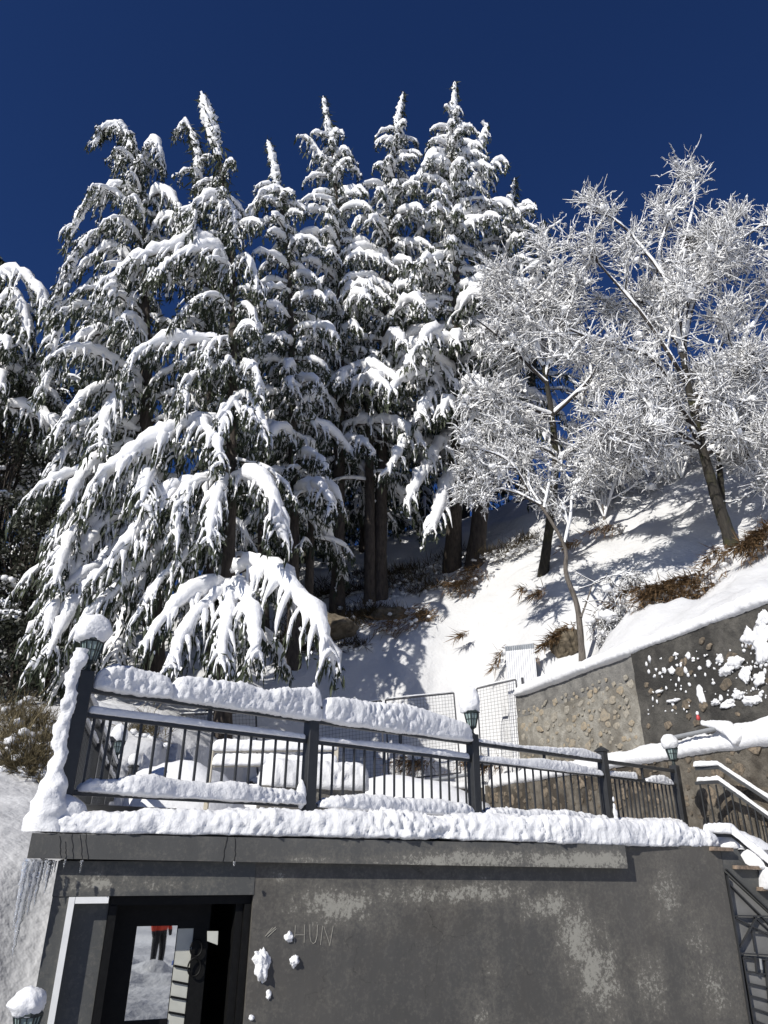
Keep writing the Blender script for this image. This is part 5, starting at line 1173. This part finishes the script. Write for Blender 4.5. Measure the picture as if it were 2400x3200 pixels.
# shaded trees deeper in the wood
for k, (px, py, Y, L, lab) in enumerate(((800, 860, 29, 4.6, 'shaded cedar in the gap right of the nearest cedar'), (1130, 780, 33, 5.0, 'shaded cedar behind the tall slender-tipped cedar'), (1330, 760, 35, 5.0, 'shaded cedar behind the tallest cedar'),
                                      (640, 820, 31, 5.0, 'shaded cedar behind the nearest cedar and its slim neighbour'), (930, 880, 34, 4.8, 'shaded cedar behind the small lumpy cedar'), (300, 900, 30, 5.5, 'shaded cedar behind the broad left cedar'), (1480, 820, 38, 5.0, 'shaded cedar behind the lone right-hand cedar'), (120, 1100, 27, 5, 'shaded cedar behind the left-edge evergreens'), (1010, 1080, 41, 5.5, 'shaded cedar far back, left of the paired trunks'), (1240, 1060, 43, 5.5, 'shaded cedar far back, right of the paired trunks'), (860, 1120, 38, 5.5, 'shaded cedar far back, in the gap beside the nearest cedar'))):
    conifer('forest_cedar', lab, base_at(px, Y), at(px + 6, py, Y), L, 0.10, 50, 60 + k, 0.55, 0.7, 1.1, None, [], 0.26, parts=False, pw=0.5, group='shaded cedars deeper in the wood', g=2.6, spk=.15, core=2.2)
# bare trunks seen in the shade under the crowns
def bare_trunk(px0, px1, Y, py_top, r, label, seed):
    b_ = base_at(px0, Y); t_ = at(px1, py_top, Y); rng = np.random.default_rng(seed)
    T, H = resample([b_ - Z * .4, (b_ + t_) / 2 + rng.normal(size=3) * [.1, .1, 0], t_], 30)
    th = thing('tree_trunk', label, 'tree', tuple(b_), 'dark trunks in the shade')
    mb = MB(); mb.tubes(T, np.interp(np.linspace(0, 1, 30), [0, .08, 1], [r * 1.3, r, r * .7]), 12, 1, 0, .06, rng); put('trunk', mb, M['bark'], th, smooth=True)
    f, s = MB(), MB()
    for k in range(9):
        h = rng.uniform(.35, .95); p = np.array([np.interp(h, np.linspace(0, 1, 30), T[:, i]) for i in range(3)]); a = rng.uniform(0, 6.28); L = rng.uniform(1.0, 2.4)
        hd = np.array((math.cos(a), math.sin(a), 0)); bough(f, s, [p, p + hd * L * .5 - Z * .05, p + hd * L * .85 - Z * .3, p + hd * L - Z * .7], rng, dens=.6, snow=.8, g=1.6, spk=.3)
    put('crown', f, [M['needle'], M['bark']], th); put('snow', s, M['snow_tree'], th, smooth=True, kind='stuff')
bare_trunk(1148, 1150, 26.0, 1150, 0.22, 'left-hand one of the paired dark trunks on the bank', 1)
bare_trunk(1040, 1050, 27, 1100, 0.2, 'dark trunk left of the paired trunks, deep in shade', 2)
bare_trunk(945, 948, 24, 1300, 0.16, 'thin dark trunk between the nearest cedar and the paired trunks', 3)
bare_trunk(810, 812, 24, 1250, 0.17, 'dark trunk right beside the nearest cedar', 4)

# ---- broadleaf evergreen at the left edge
def oak(name, label, base, crown_c, rad, n, seed, snow_n=0.75, group=None):
    rng = np.random.default_rng(seed); base = np.asarray(base, float); tr = thing(name, label, 'tree', tuple(base), group)
    mb = MB(); T, _ = resample([base - Z * .3, base * .5 + np.asarray(crown_c) * .5 + rng.normal(size=3) * .2, crown_c], 20); mb.tubes(T, np.linspace(.22, .07, 20), 9, 1, 0, .08, rng)
    f, s = MB(), MB()
    for i in range(n):
        v = rng.normal(size=3); v /= np.linalg.norm(v); v *= rng.uniform(.35, 1) ** .5; c = np.asarray(crown_c) + v * np.asarray(rad)
        r = rng.uniform(.3, .65); k = 80
        q = rng.normal(size=(k, 3)) * r * .5 * np.array((1, 1, .7)); d = rng.normal(size=(k, 3)) + np.array((0, 0, -.5)); d /= np.linalg.norm(d, axis=1, keepdims=True)
        f.blades(c + q, d, rng.uniform(.11, .2, k), rng.uniform(.028, .05, k), rng, 0, .5)
        if rng.random() < snow_n:
            m_ = rng.integers(8, 15); sc_ = c + np.column_stack([rng.normal(size=m_) * r * .45, rng.normal(size=m_) * r * .45, r * .3 + rng.random(m_) * r * .25])
            rr = rng.uniform(.06, .15, m_); s.blobs(sc_, [(a, a, a * .8) for a in rr], rng, 0, .3, 3, 1)
            k = 16; pp = c + rng.normal(size=(k, 3)) * r * .5 + Z * r * .1; dd = rng.normal(size=(k, 3)) * .5 - Z; dd /= np.linalg.norm(dd, axis=1, keepdims=True); s.spindles(pp, dd, rng.uniform(.06, .14, k), rng.uniform(.015, .035, k), rng)
        mb.tubes(np.array([T[rng.integers(8, 20)], c * .5 + T[14] * .5 + rng.normal(size=3) * .15, c]), np.array((.03, .02, .008)), 4, 1)
    put('trunk', mb, M['bark'], tr, smooth=True); put('crown', f, M['oakleaf'], tr); put('snow', s, M['snow_tree'], tr, smooth=True, kind='stuff')
oak('evergreen_oak', 'dark leafy evergreen with round snow puffs at left edge, upper', base_at(-20, 22.5), at(0, 1330, 22.5), (2.6, 1.7, 3.0), 120, 5, .6)
oak('evergreen_oak', 'dark leafy evergreen at left edge, lower and mostly snow-free', base_at(20, 21.5), at(0, 1820, 21.5), (2.4, 1.5, 3.3), 160, 6, .16)
oak('evergreen_oak', 'dark leafy evergreen lowest at the left edge above the brush', base_at(40, 19.0), at(30, 2130, 19.0), (2.0, 1.2, 1.9), 110, 7, .12)

# ---- bare broadleaf trees coated in snow
def bare_tree(name, label, trunk, r0, limbs, seed, nsub=(8, 8, 7), lens=(0.55, 0.5, 0.5), twl=0.42, snow=1.0, mat='bark2', droop=0.0, tw_n=6, up=0.35, snowr=0.024, clump=0.0, pillow=0.12):
    rng = np.random.default_rng(seed); T, H = resample(trunk, 24); tr = thing(name, label, 'tree', tuple(T[0]))
    wb, sb = MB(), MB(); tq = np.linspace(0, 1, 24)
    tb = MB(); tb.tubes(T, np.interp(tq, [0, .1, 1], [r0 * 1.35, r0, r0 * .45]), 10, 1, 0, .08, rng)
    put('trunk', tb, M[mat], tr, smooth=True)
    level = []
    def ray_branch(p, d, L, r, n=6, wig=0.16):
        pts = [np.asarray(p, float)]; d = unit(d)
        for k in range(n - 1):
            d = unit(d + rng.normal(size=3) * wig + Z * (up * 0.12 - droop * 0.16)); pts.append(pts[-1] + d * L / (n - 1))
        return np.array(pts)
    lv = []
    for lp in limbs:
        P, L = resample(lp, 10); lv.append((P, r0 * .42, L))
    nrm = [lv]
    for si, ns in enumerate(nsub[:2]):
        nx = []
        for P, r, L in nrm[-1]:
            for k in range(ns):
                t_ = rng.uniform(.18, 1.0); i = t_ * (len(P) - 1); a = int(min(i, len(P) - 2)); p = P[a] + (P[a + 1] - P[a]) * (i - a); tn = unit(P[a + 1] - P[a])
                d = unit(tn * rng.uniform(.35, .9) + rng.normal(size=3) * .62 + Z * (up * .6 - droop * .4)); l = min(L * lens[si] * rng.uniform(.55, 1.15) * (1.15 - .5 * t_), 1.7)
                nx.append((ray_branch(p, d, l, r * .5), r * .48, l))
        nrm.append(nx)
    for j, lst in enumerate(nrm):
        for P, r, L in lst:
            n = len(P); q = np.linspace(1, .35, n); wb.tubes(P, np.maximum(r * q, .006), 6 if j == 0 else 4)
            rs_ = (np.maximum(r * q, .006) * .75 + min(snowr, .03) * rng.uniform(.8, 1.6)) * snow * rng.uniform(.6, 1.3, n); sb.tubes(P + Z * (np.maximum(r * q, .006) * .55 + rs_ * .55)[:, None], rs_, 6 if j == 0 else 5, 1, 0, .2, rng)
    # pillows of snow caught in the upper forks
    pl = [k for k in nrm[1] + nrm[2] if rng.random() < pillow]
    for P, r, L in pl:
        i = rng.integers(1, len(P) - 1); c = P[i] + Z * .06; dv = unit(P[i + 1 if i + 1 < len(P) else i] - P[i - 1]); a_ = rng.uniform(.10, .26)
        sb.spindles(np.array([c - dv * a_]), np.array([dv]), np.array([a_ * 2.2]), np.array([a_ * .5]), rng)
        sb.blobs([c], [(a_ * .8, a_ * .8, a_ * .55)], rng, 0, .4, 3, 2)
    P = np.array([k[0] for k in nrm[2]])
    for rnd, (nt_, lsc) in enumerate(((nsub[2], 1.0), (tw_n, .55))):
        src = P; n0 = len(src); K = src.shape[1]
        idx = np.repeat(np.arange(n0), nt_); n = len(idx); t_ = rng.uniform(.15, 1, n) * (K - 1); a = np.clip(t_.astype(int), 0, K - 2); fr = (t_ - a)[:, None]
        p = src[idx, a] * (1 - fr) + src[idx, a + 1] * fr; tn = src[idx, a + 1] - src[idx, a]; tn /= np.linalg.norm(tn, axis=1, keepdims=True) + 1e-9
        d = tn * .6 + rng.normal(size=(n, 3)) * .62 + Z * (up * .5 - droop * .45); d /= np.linalg.norm(d, axis=1, keepdims=True)
        if rnd == 0:
            l = twl * rng.uniform(.3, 1.5, n); kk = np.linspace(0, 1, 5); rw = .0075
            Q = p[:, None] + d[:, None] * (l[:, None] * kk[None])[..., None]; Q[:, :, 2] += (up * .10 - droop * .22) * (l[:, None] * kk[None] ** 2); Q[:, 1:] += np.cumsum(rng.normal(size=(n, 4, 3)) * .03, 1)
            wb.tubes(Q[:, ::2], np.broadcast_to(np.array((rw, rw * .8, rw * .5)), (n, 3)), 3)
            keep = rng.random(n) < .93; Qs = Q[keep]; m_ = len(Qs)
            rs_ = snowr * snow * rng.uniform(.5, 1.25, (m_, 5)) * np.array((.9, 1, 1, .85, .4))
            sb.tubes(Qs + Z * (rw * .7 + rs_ * .75)[..., None], rs_, 3, .9, 0, .2, rng)
            for rep in range(2):                 # lumps sitting on the twigs
                pk = np.flatnonzero(rng.random(n) < .75); m2 = len(pk); f_ = rng.uniform(.1, .9, m2) * 4; i_ = np.clip(f_.astype(int), 0, 3); fr2 = (f_ - i_)[:, None]
                c = Q[pk, i_] * (1 - fr2) + Q[pk, i_ + 1] * fr2; dv = Q[pk, i_ + 1] - Q[pk, i_]; dv /= np.linalg.norm(dv, axis=1, keepdims=True) + 1e-9
                lw = rng.uniform(.02, .05, m2) * snow; ll = lw * rng.uniform(2.2, 4.0, m2); sb.spindles(c - dv * (ll * .5)[:, None] + Z * (lw * .7)[:, None], dv, ll, lw, rng)
            P = Q
        else:
            l = twl * .5 * rng.uniform(.3, 1.4, n); rw = .0062
            q1 = p + d * l[:, None]; mid = (p + q1) / 2 + rng.normal(size=(n, 3)) * .03
            wb.tubes(np.stack([p, q1], 1), np.broadcast_to(np.array((rw, rw * .6)), (n, 2)), 3)
            keep = rng.random(n) < .88; m_ = keep.sum()
            Q = np.stack([p[keep], mid[keep], q1[keep]], 1)
            rs_ = snowr * snow * .72 * rng.uniform(.5, 1.3, (m_, 3)) * np.array((1, 1, .4))
            sb.tubes(Q + Z * (rw * .7 + rs_ * .75)[..., None], rs_, 3, .9, 0, .25, rng)
    put('branches', wb, M['twig'], tr, smooth=True); put('snow', sb, M['snow_twig'], tr, smooth=True, kind='stuff')
    return tr
YT = 19.6
tb0 = at(2285, 1680, YT)
bare_tree('snowy_bare_tree', 'large bare tree at right, every branch coated in snow, dark leaning trunk',
    [tb0 - Z * .4, at(2240, 1560, YT), at(2195, 1400, YT), at(2160, 1250, YT), at(2130, 1100, YT)], 0.18, [
    px_line([(2190, 1400), (2050, 1130), (1900, 1080), (1780, 1030)], YT, -1.5), px_line([(2130, 1110), (2090, 900), (2010, 780), (1930, 690), (1850, 660)], YT, -.5),
    px_line([(2130, 1100), (2120, 850), (2150, 720), (2180, 590)], YT, .3), px_line([(2130, 1100), (2200, 850), (2300, 760), (2390, 700)], YT, .5),
    px_line([(2180, 1300), (2300, 1100), (2400, 950), (2480, 850)], YT, .8), px_line([(2150, 1200), (2020, 1000), (1920, 880), (1850, 800)], YT, -1.0),
    px_line([(2190, 1400), (2080, 1330), (1960, 1310), (1880, 1360)], YT, -1.8), px_line([(2140, 1150), (2150, 950), (2230, 820), (2250, 700)], YT, -.6),
    px_line([(2160, 1250), (2260, 1180), (2370, 1150), (2460, 1180)], YT, -.8), px_line([(2140, 1130), (2060, 820), (2080, 720), (2090, 640)], YT, 1.2), px_line([(2195, 1350), (2280, 1300), (2360, 1330), (2440, 1400)], YT, -1.0), px_line([(2120, 1080), (2040, 960), (1960, 940), (1880, 980)], YT, 1.0),
    px_line([(2190, 1400), (2100, 1380), (2020, 1420), (1960, 1480)], YT, -1.2), px_line([(2200, 1420), (2290, 1390), (2360, 1440), (2410, 1500)], YT, -.8), px_line([(2180, 1350), (2110, 1260), (2060, 1280), (2010, 1350)], YT, -2.0), px_line([(2170, 1300), (2210, 1220), (2270, 1250), (2310, 1330)], YT, -1.6)], 3,
    (7, 7, 8), (.33, .5), .6, 1.0, 'bark2', 0.1, 2, .3, .021, .16)
bare_tree('snowy_bare_tree', 'second stem with snow-coated branches right behind the large bare tree',
    [at(2260, 1640, YT + .5), at(2250, 1480, YT + .5), at(2235, 1330, YT + .5), at(2200, 1200, YT + .5)], 0.11, [
    px_line([(2235, 1330), (2330, 1230), (2400, 1050), (2440, 900)], YT + .5, .8), px_line([(2200, 1200), (2290, 1000), (2340, 850), (2380, 760)], YT + .5, .6), px_line([(2235, 1350), (2150, 1290), (2060, 1240), (1990, 1180)], YT + .5, 1.0), px_line([(2240, 1400), (2330, 1380), (2400, 1300)], YT + .5, .5)], 4, (6, 6, 8), (.33, .5), .56, 1.0, 'bark2', 0.1, 2, .3, .021, .1)
Y2 = 22.0
bare_tree('snowy_bare_tree', 'snow-coated bare tree with mossy forked trunk, in front of the tallest cedar',
    [base_at(1740, Y2 + 2) - Z * .3, at(1722, 1600, Y2 + 1), at(1735, 1450, Y2), at(1725, 1300, Y2), at(1700, 1150, Y2)], 0.17, [
    px_line([(1700, 1150), (1660, 980), (1690, 840), (1720, 760)], Y2, -.3), px_line([(1710, 1200), (1600, 1090), (1530, 1030), (1490, 1000)], Y2, -1), px_line([(1720, 1300), (1610, 1260), (1530, 1240), (1470, 1280)], Y2, -1.5),
    px_line([(1700, 1150), (1600, 950), (1560, 880), (1540, 850)], Y2, .4), px_line([(1705, 1170), (1780, 1000), (1790, 900), (1800, 840)], Y2, .2), px_line([(1735, 1420), (1630, 1380), (1550, 1400), (1490, 1450)], Y2, -1.5), px_line([(1725, 1300), (1830, 1200), (1890, 1110), (1940, 1100)], Y2, -.6),
    px_line([(1730, 1450), (1830, 1380), (1900, 1400), (1960, 1460)], Y2, -1), px_line([(1705, 1180), (1720, 1060), (1640, 900), (1630, 830)], Y2, -.8)], 8, (7, 7, 8), (.38, .5), .58, 1.1, 'bark2', 0.3, 2, .2, .022, .18, .35)
Y3 = 18.9
b3 = base_at(1822, Y3)
bare_tree('crooked_sapling', 'thin crooked sapling rising from the slope above the upper wall',
    [at(1818, 2055, Y3) - Z * .3, at(1812, 1960, Y3), at(1800, 1880, Y3), at(1768, 1790, Y3), at(1768, 1720, Y3), at(1735, 1650, Y3), at(1690, 1580, Y3)], 0.085, [
    px_line([(1690, 1580), (1655, 1520), (1650, 1440), (1630, 1390)], Y3, .2), px_line([(1660, 1550), (1600, 1450), (1520, 1410), (1440, 1400)], Y3, -.4), px_line([(1765, 1700), (1785, 1600), (1790, 1530), (1850, 1460)], Y3, .2),
    px_line([(1690, 1580), (1610, 1540), (1540, 1530), (1480, 1560)], Y3, -.3), px_line([(1700, 1590), (1720, 1500), (1760, 1430)], Y3, .4), px_line([(1660, 1540), (1600, 1510), (1520, 1480), (1450, 1500)], Y3, .4)], 12, (6, 6, 5), (.42, .5), .42, .9, 'bark3', .15, 2, .25, .018, .06, .05)
Y4 = 18.6
bare_tree('drooping_shrub', 'tangle of drooping bare twigs beside the crooked sapling foot',
    [at(1815, 1930, Y4), at(1830, 1890, Y4), at(1850, 1830, Y4)], 0.03, [
    px_line([(1800, 1790), (1880, 1830), (1960, 1860), (2050, 1900), (2090, 1930)], Y4, -.4), px_line([(1810, 1840), (1870, 1820), (1940, 1790), (1980, 1800)], Y4, -.2), px_line([(1820, 1880), (1900, 1880), (1980, 1930), (2030, 1960)], Y4, -.5), px_line([(1820, 1900), (1880, 1920), (1940, 1960), (1990, 1990)], Y4, -.3), px_line([(1820, 1870), (1860, 1900), (1890, 1960), (1900, 2010)], Y4, -.4)], 15, (6, 4, 4), (.45, .45), .28, .6, 'bark3', .9, 2, 0, .012)
# right edge and filler snowy shrubs on the slope
for k, (px, py, Y, hpx, wpx, lab) in enumerate(((2390, 1560, 24, 420, 160, 'snow-coated bush at the right picture edge'),
                                              (1880, 1560, 26, 330, 200, 'tall snow-coated bush behind the crooked sapling'), (2140, 1560, 26, 420, 200, 'snow-coated thicket behind the dark leaning trunk'), (2330, 1330, 28, 480, 200, 'snow-coated thicket high on the slope at right'))):
    p = at(px, py, Y); g = gz(p[0], p[1]); p[2] = g
    c = np.array((p[0], p[1], g)); hh = hpx / 85.0; ww = wpx / 85.0; rr = np.random.default_rng(200 + k)
    lim = []
    for i in range(8):
        a = rr.uniform(0, 6.28); e = rr.uniform(.2, 1); v = np.array((math.cos(a) * ww * e, math.sin(a) * ww * e, hh * rr.uniform(.6, 1)))
        lim.append([c + Z * .1, c + v * [.4, .4, .5], c + v * [.8, .8, .85], c + v])
    bare_tree('snowy_shrub', lab, [c - Z * .2, c + Z * .3, c + Z * .7], .06, lim, 300 + k, (5, 4, 5), (.5, .5), .5, 1.0, 'bark3', .3, 2, .2, .023, .2)

# ================================================================== dry grass, brush, rock on the slope
def tufts(mb, sb, px, py, Y, rx, ry, n, seed, lean=(-.55, -.5, -.5), lmin=.25, lmax=.6, wd=.014, snow=.35):
    rs = np.random.default_rng(seed); p = np.array([at(px + rs.normal() * rx * .5, py + rs.normal() * ry * .5, Y) for _ in range(n)])
    g = ground_z(p[:, :2], True); p[:, 2] = np.maximum(p[:, 2], g - .1); p[:, 2] = np.minimum(p[:, 2], g + .45)
    d = np.asarray(lean)[None] + rs.normal(size=(n, 3)) * .35; d /= np.linalg.norm(d, axis=1, keepdims=True)
    mb.blades(p + Z * .14 + np.array((-.05, -.06, 0)), d, rs.uniform(lmin, lmax, n), rs.uniform(.5, 1.3, n) * wd, rs, 0)
    k = rs.random(n) < snow * .25; q = k.sum(); sb.blobs(p[k] + Z * .12 + rs.normal(size=(q, 3)) * .05, [(a, a, a * .7) for a in rs.uniform(.04, .13, q)], rs, 0, .4, 3, 1)
mb, sb = MB(), MB()
for a in ((2130, 1840, 18.0, 110, 70, 1600, 1), (2050, 1860, 18.2, 50, 50, 500, 2), (2350, 1690, 17.6, 60, 70, 900, 3), (2020, 1880, 18, 30, 30, 130, 4), (1960, 1820, 18.8, 30, 30, 120, 5), (2240, 1740, 18.6, 60, 30, 200, 6), (2380, 1660, 17.6, 40, 60, 400, 7), (1790, 1690, 23.5, 30, 20, 160, 8), (1900, 1660, 24, 60, 15, 200, 9), (1450, 1830, 25.5, 50, 40, 420, 10), (1330, 1930, 24.5, 50, 30, 300, 12), (1480, 1800, 26, 50, 40, 250, 13), (1240, 1960, 24, 80, 30, 260, 14), (1740, 1950, 19.9, 60, 30, 420, 15), (1900, 1870, 18.8, 40, 20, 200, 18), (1560, 2010, 21.5, 20, 15, 80, 19), (1450, 1990, 23, 20, 14, 70, 20), (1640, 1850, 23, 18, 12, 70, 25), (1690, 1860, 22, 25, 16, 120, 28), (1510, 2340, 20.2, 60, 70, 350, 16), (1300, 2390, 20.0, 60, 40, 250, 17)):
    tufts(mb, sb, *a)
put('dry_grass', mb, M['grass'], kind='stuff', label='brown dry grass hanging out of the snowy slope'); put('grass_snow', sb, M['snow'], smooth=True, kind='stuff', label='snow clumps on the dry grass')
mb, sb = MB(), MB()
for a in ((90, 2430, 11.5, 110, 90, 1500, 21), (40, 2380, 12.5, 80, 80, 1200, 22), (110, 2330, 12.8, 90, 60, 1200, 23), (60, 2280, 14.5, 100, 60, 900, 27), (460, 2330, 14.5, 60, 60, 400, 24)):
    tufts(mb, sb, *a, lean=(.1, -.2, .5), lmin=.15, lmax=.5, wd=.007, snow=.35)
put('dry_brush', mb, M['brush'], kind='stuff', label='tangled dry brush on the bank left of the terrace'); put('brush_snow', sb, M['snow'], smooth=True, kind='stuff', label='snow flecks on the dry brush')
mb, sb = MB(), MB()
for a in ((1010, 1990, 24.5, 120, 50, 1500, 31), (1150, 1960, 25, 110, 60, 1200, 32), (1100, 2060, 23.5, 60, 30, 250, 33), (1330, 1850, 26.5, 90, 50, 500, 34), (1240, 1800, 27.5, 140, 60, 1300, 35), (900, 2060, 23.5, 110, 70, 1000, 36), (1050, 1880, 27, 140, 60, 1200, 41), (1420, 1740, 28, 80, 40, 300, 37), (1560, 1740, 26.5, 80, 40, 400, 38), (1640, 1700, 26, 60, 30, 300, 39)):
    tufts(mb, sb, *a, lean=(-.1, -.4, .25), lmin=.2, lmax=.7, wd=.013, snow=.5)
put('undergrowth', mb, leafm('dark_undergrowth', (.03, .025, .015), (.09, .07, .04), .9), kind='stuff', label='dark undergrowth on the shaded bank below the cedars'); put('undergrowth_snow', sb, M['snow'], smooth=True, kind='stuff', label='snow flecks on the dark undergrowth')
def rockf(px, py, Y, r, seed, label, cap=True):
    p = at(px, py, Y); v, t_ = ICO[4]; off = np.array((seed * 1.3, 0, 0)); f = 1 + .3 * fbm(v + off, 1.1, 4, seed) + .35 * np.abs(fbm(v + off, 2.2, 3, seed + 4)) + .10 * fbm(v + off, 5, 3, seed)
    mb = MB(); mb.add(p + v * f[:, None] * np.asarray(r), None, t_); put('rock', mb, M['rock'], label=label, cat='rock')
rockf(1770, 2020, 20.1, (.45, .5, .5), 3, 'brown rock outcrop beside the crooked sapling foot')
rockf(1215, 1925, 25, (.7, .5, .3), 7, 'shaded boulder at the feet of the paired trunks')
rockf(1010, 1960, 24, (1.0, .6, .45), 8, 'broad shaded boulder left of the paired trunks')
# ================================================================== a person standing behind the camera, mirrored in the door glass
def person():
    V = [(0, 0, .93), (0, 0, 1.15), (0, .01, 1.38), (0, .01, 1.50), (0, .03, 1.60), (0, .02, 1.74),
         (.10, 0, .90), (.115, .02, .50), (.12, -.01, .09), (.13, .14, .04), (-.10, 0, .90), (-.115, .0, .50), (-.12, -.02, .09), (-.13, .13, .04),
         (.19, 0, 1.41), (.26, -.02, 1.14), (.27, .05, .90), (.265, .07, .78), (-.19, 0, 1.41), (-.26, -.02, 1.14), (-.27, .05, .90), (-.265, .07, .78)]
    E = [(0, 1), (1, 2), (2, 3), (3, 4), (4, 5), (0, 6), (6, 7), (7, 8), (8, 9), (0, 10), (10, 11), (11, 12), (12, 13), (2, 14), (14, 15), (15, 16), (16, 17), (2, 18), (18, 19), (19, 20), (20, 21)]
    R = [.17, .17, .17, .07, .095, .09, .10, .075, .055, .05, .10, .075, .055, .05, .085, .065, .05, .035, .085, .065, .05, .035]
    me = bpy.data.meshes.new('person'); me.from_pydata(V, E, []); o = bpy.data.objects.new('person', me); C.objects.link(o)
    o.modifiers.new('skin', 'SKIN'); me.skin_vertices or None
    for k, r in enumerate(R): me.skin_vertices[0].data[k].radius = (r, r * .85)
    me.skin_vertices[0].data[0].use_root = True
    o.modifiers.new('sub', 'SUBSURF').levels = 2; o.modifiers['sub'].render_levels = 2
    m, t, b = new_mat('clothing'); oc = nd(t, 'ShaderNodeSeparateXYZ'); t.links.new(objc(t), oc.inputs[0])
    col = ramp(t, math_(t, 'DIVIDE', oc.outputs['Z'], 2.0), [(0.0, (.008, .008, .009)), (.448, (.010, .010, .012)), (.452, (.55, .05, .02)), (.76, (.55, .05, .02)), (.77, (.35, .2, .14))])
    t.links.new(col, b.inputs['Base Color']); b.inputs['Roughness'].default_value = .8
    for e in t.nodes:
        if e.type == 'VALTORGB': e.color_ramp.interpolation = 'CONSTANT'
    me.materials.append(m)
    o['label'] = 'person in orange jacket and black trousers mirrored in the door glass'; o['category'] = 'person'
    return o
gp = W(490, 3000, DD); dr_ = gp - np.array((0, 0, EYE)); dr_ /= np.linalg.norm(dr_); rf = dr_ - 2 * np.dot(dr_, N) * N; rf[2] = 0; rf /= np.linalg.norm(rf)
pl_ = gp + rf * 12.0
pe = person(); pe.location = (pl_[0], pl_[1], gz(pl_[0], pl_[1], True) - 0.03); pe.rotation_euler = (0, 0, math.radians(-25))
tp_ = gp + rf * 10.6 + np.array((0.75, 0.15, 0)); tz = gz(tp_[0], tp_[1], True)
mb = MB(); snow_ball(mb, np.array((tp_[0], tp_[1], tz + .08)), (.5, .38, .26), 5, .25, 4); put('tarpaulin', mb, M['blue'], smooth=True, label='blue tarpaulin bundle mirrored in the door glass beside the person', cat='tarpaulin')
mb = MB(); snow_ball(mb, np.array((tp_[0], tp_[1] + .05, tz + .30)), (.46, .36, .15), 6, .2, 4); put('snow_loaf', mb, M['snow'], smooth=True, label='snow lying on the blue tarpaulin bundle', cat='snow')
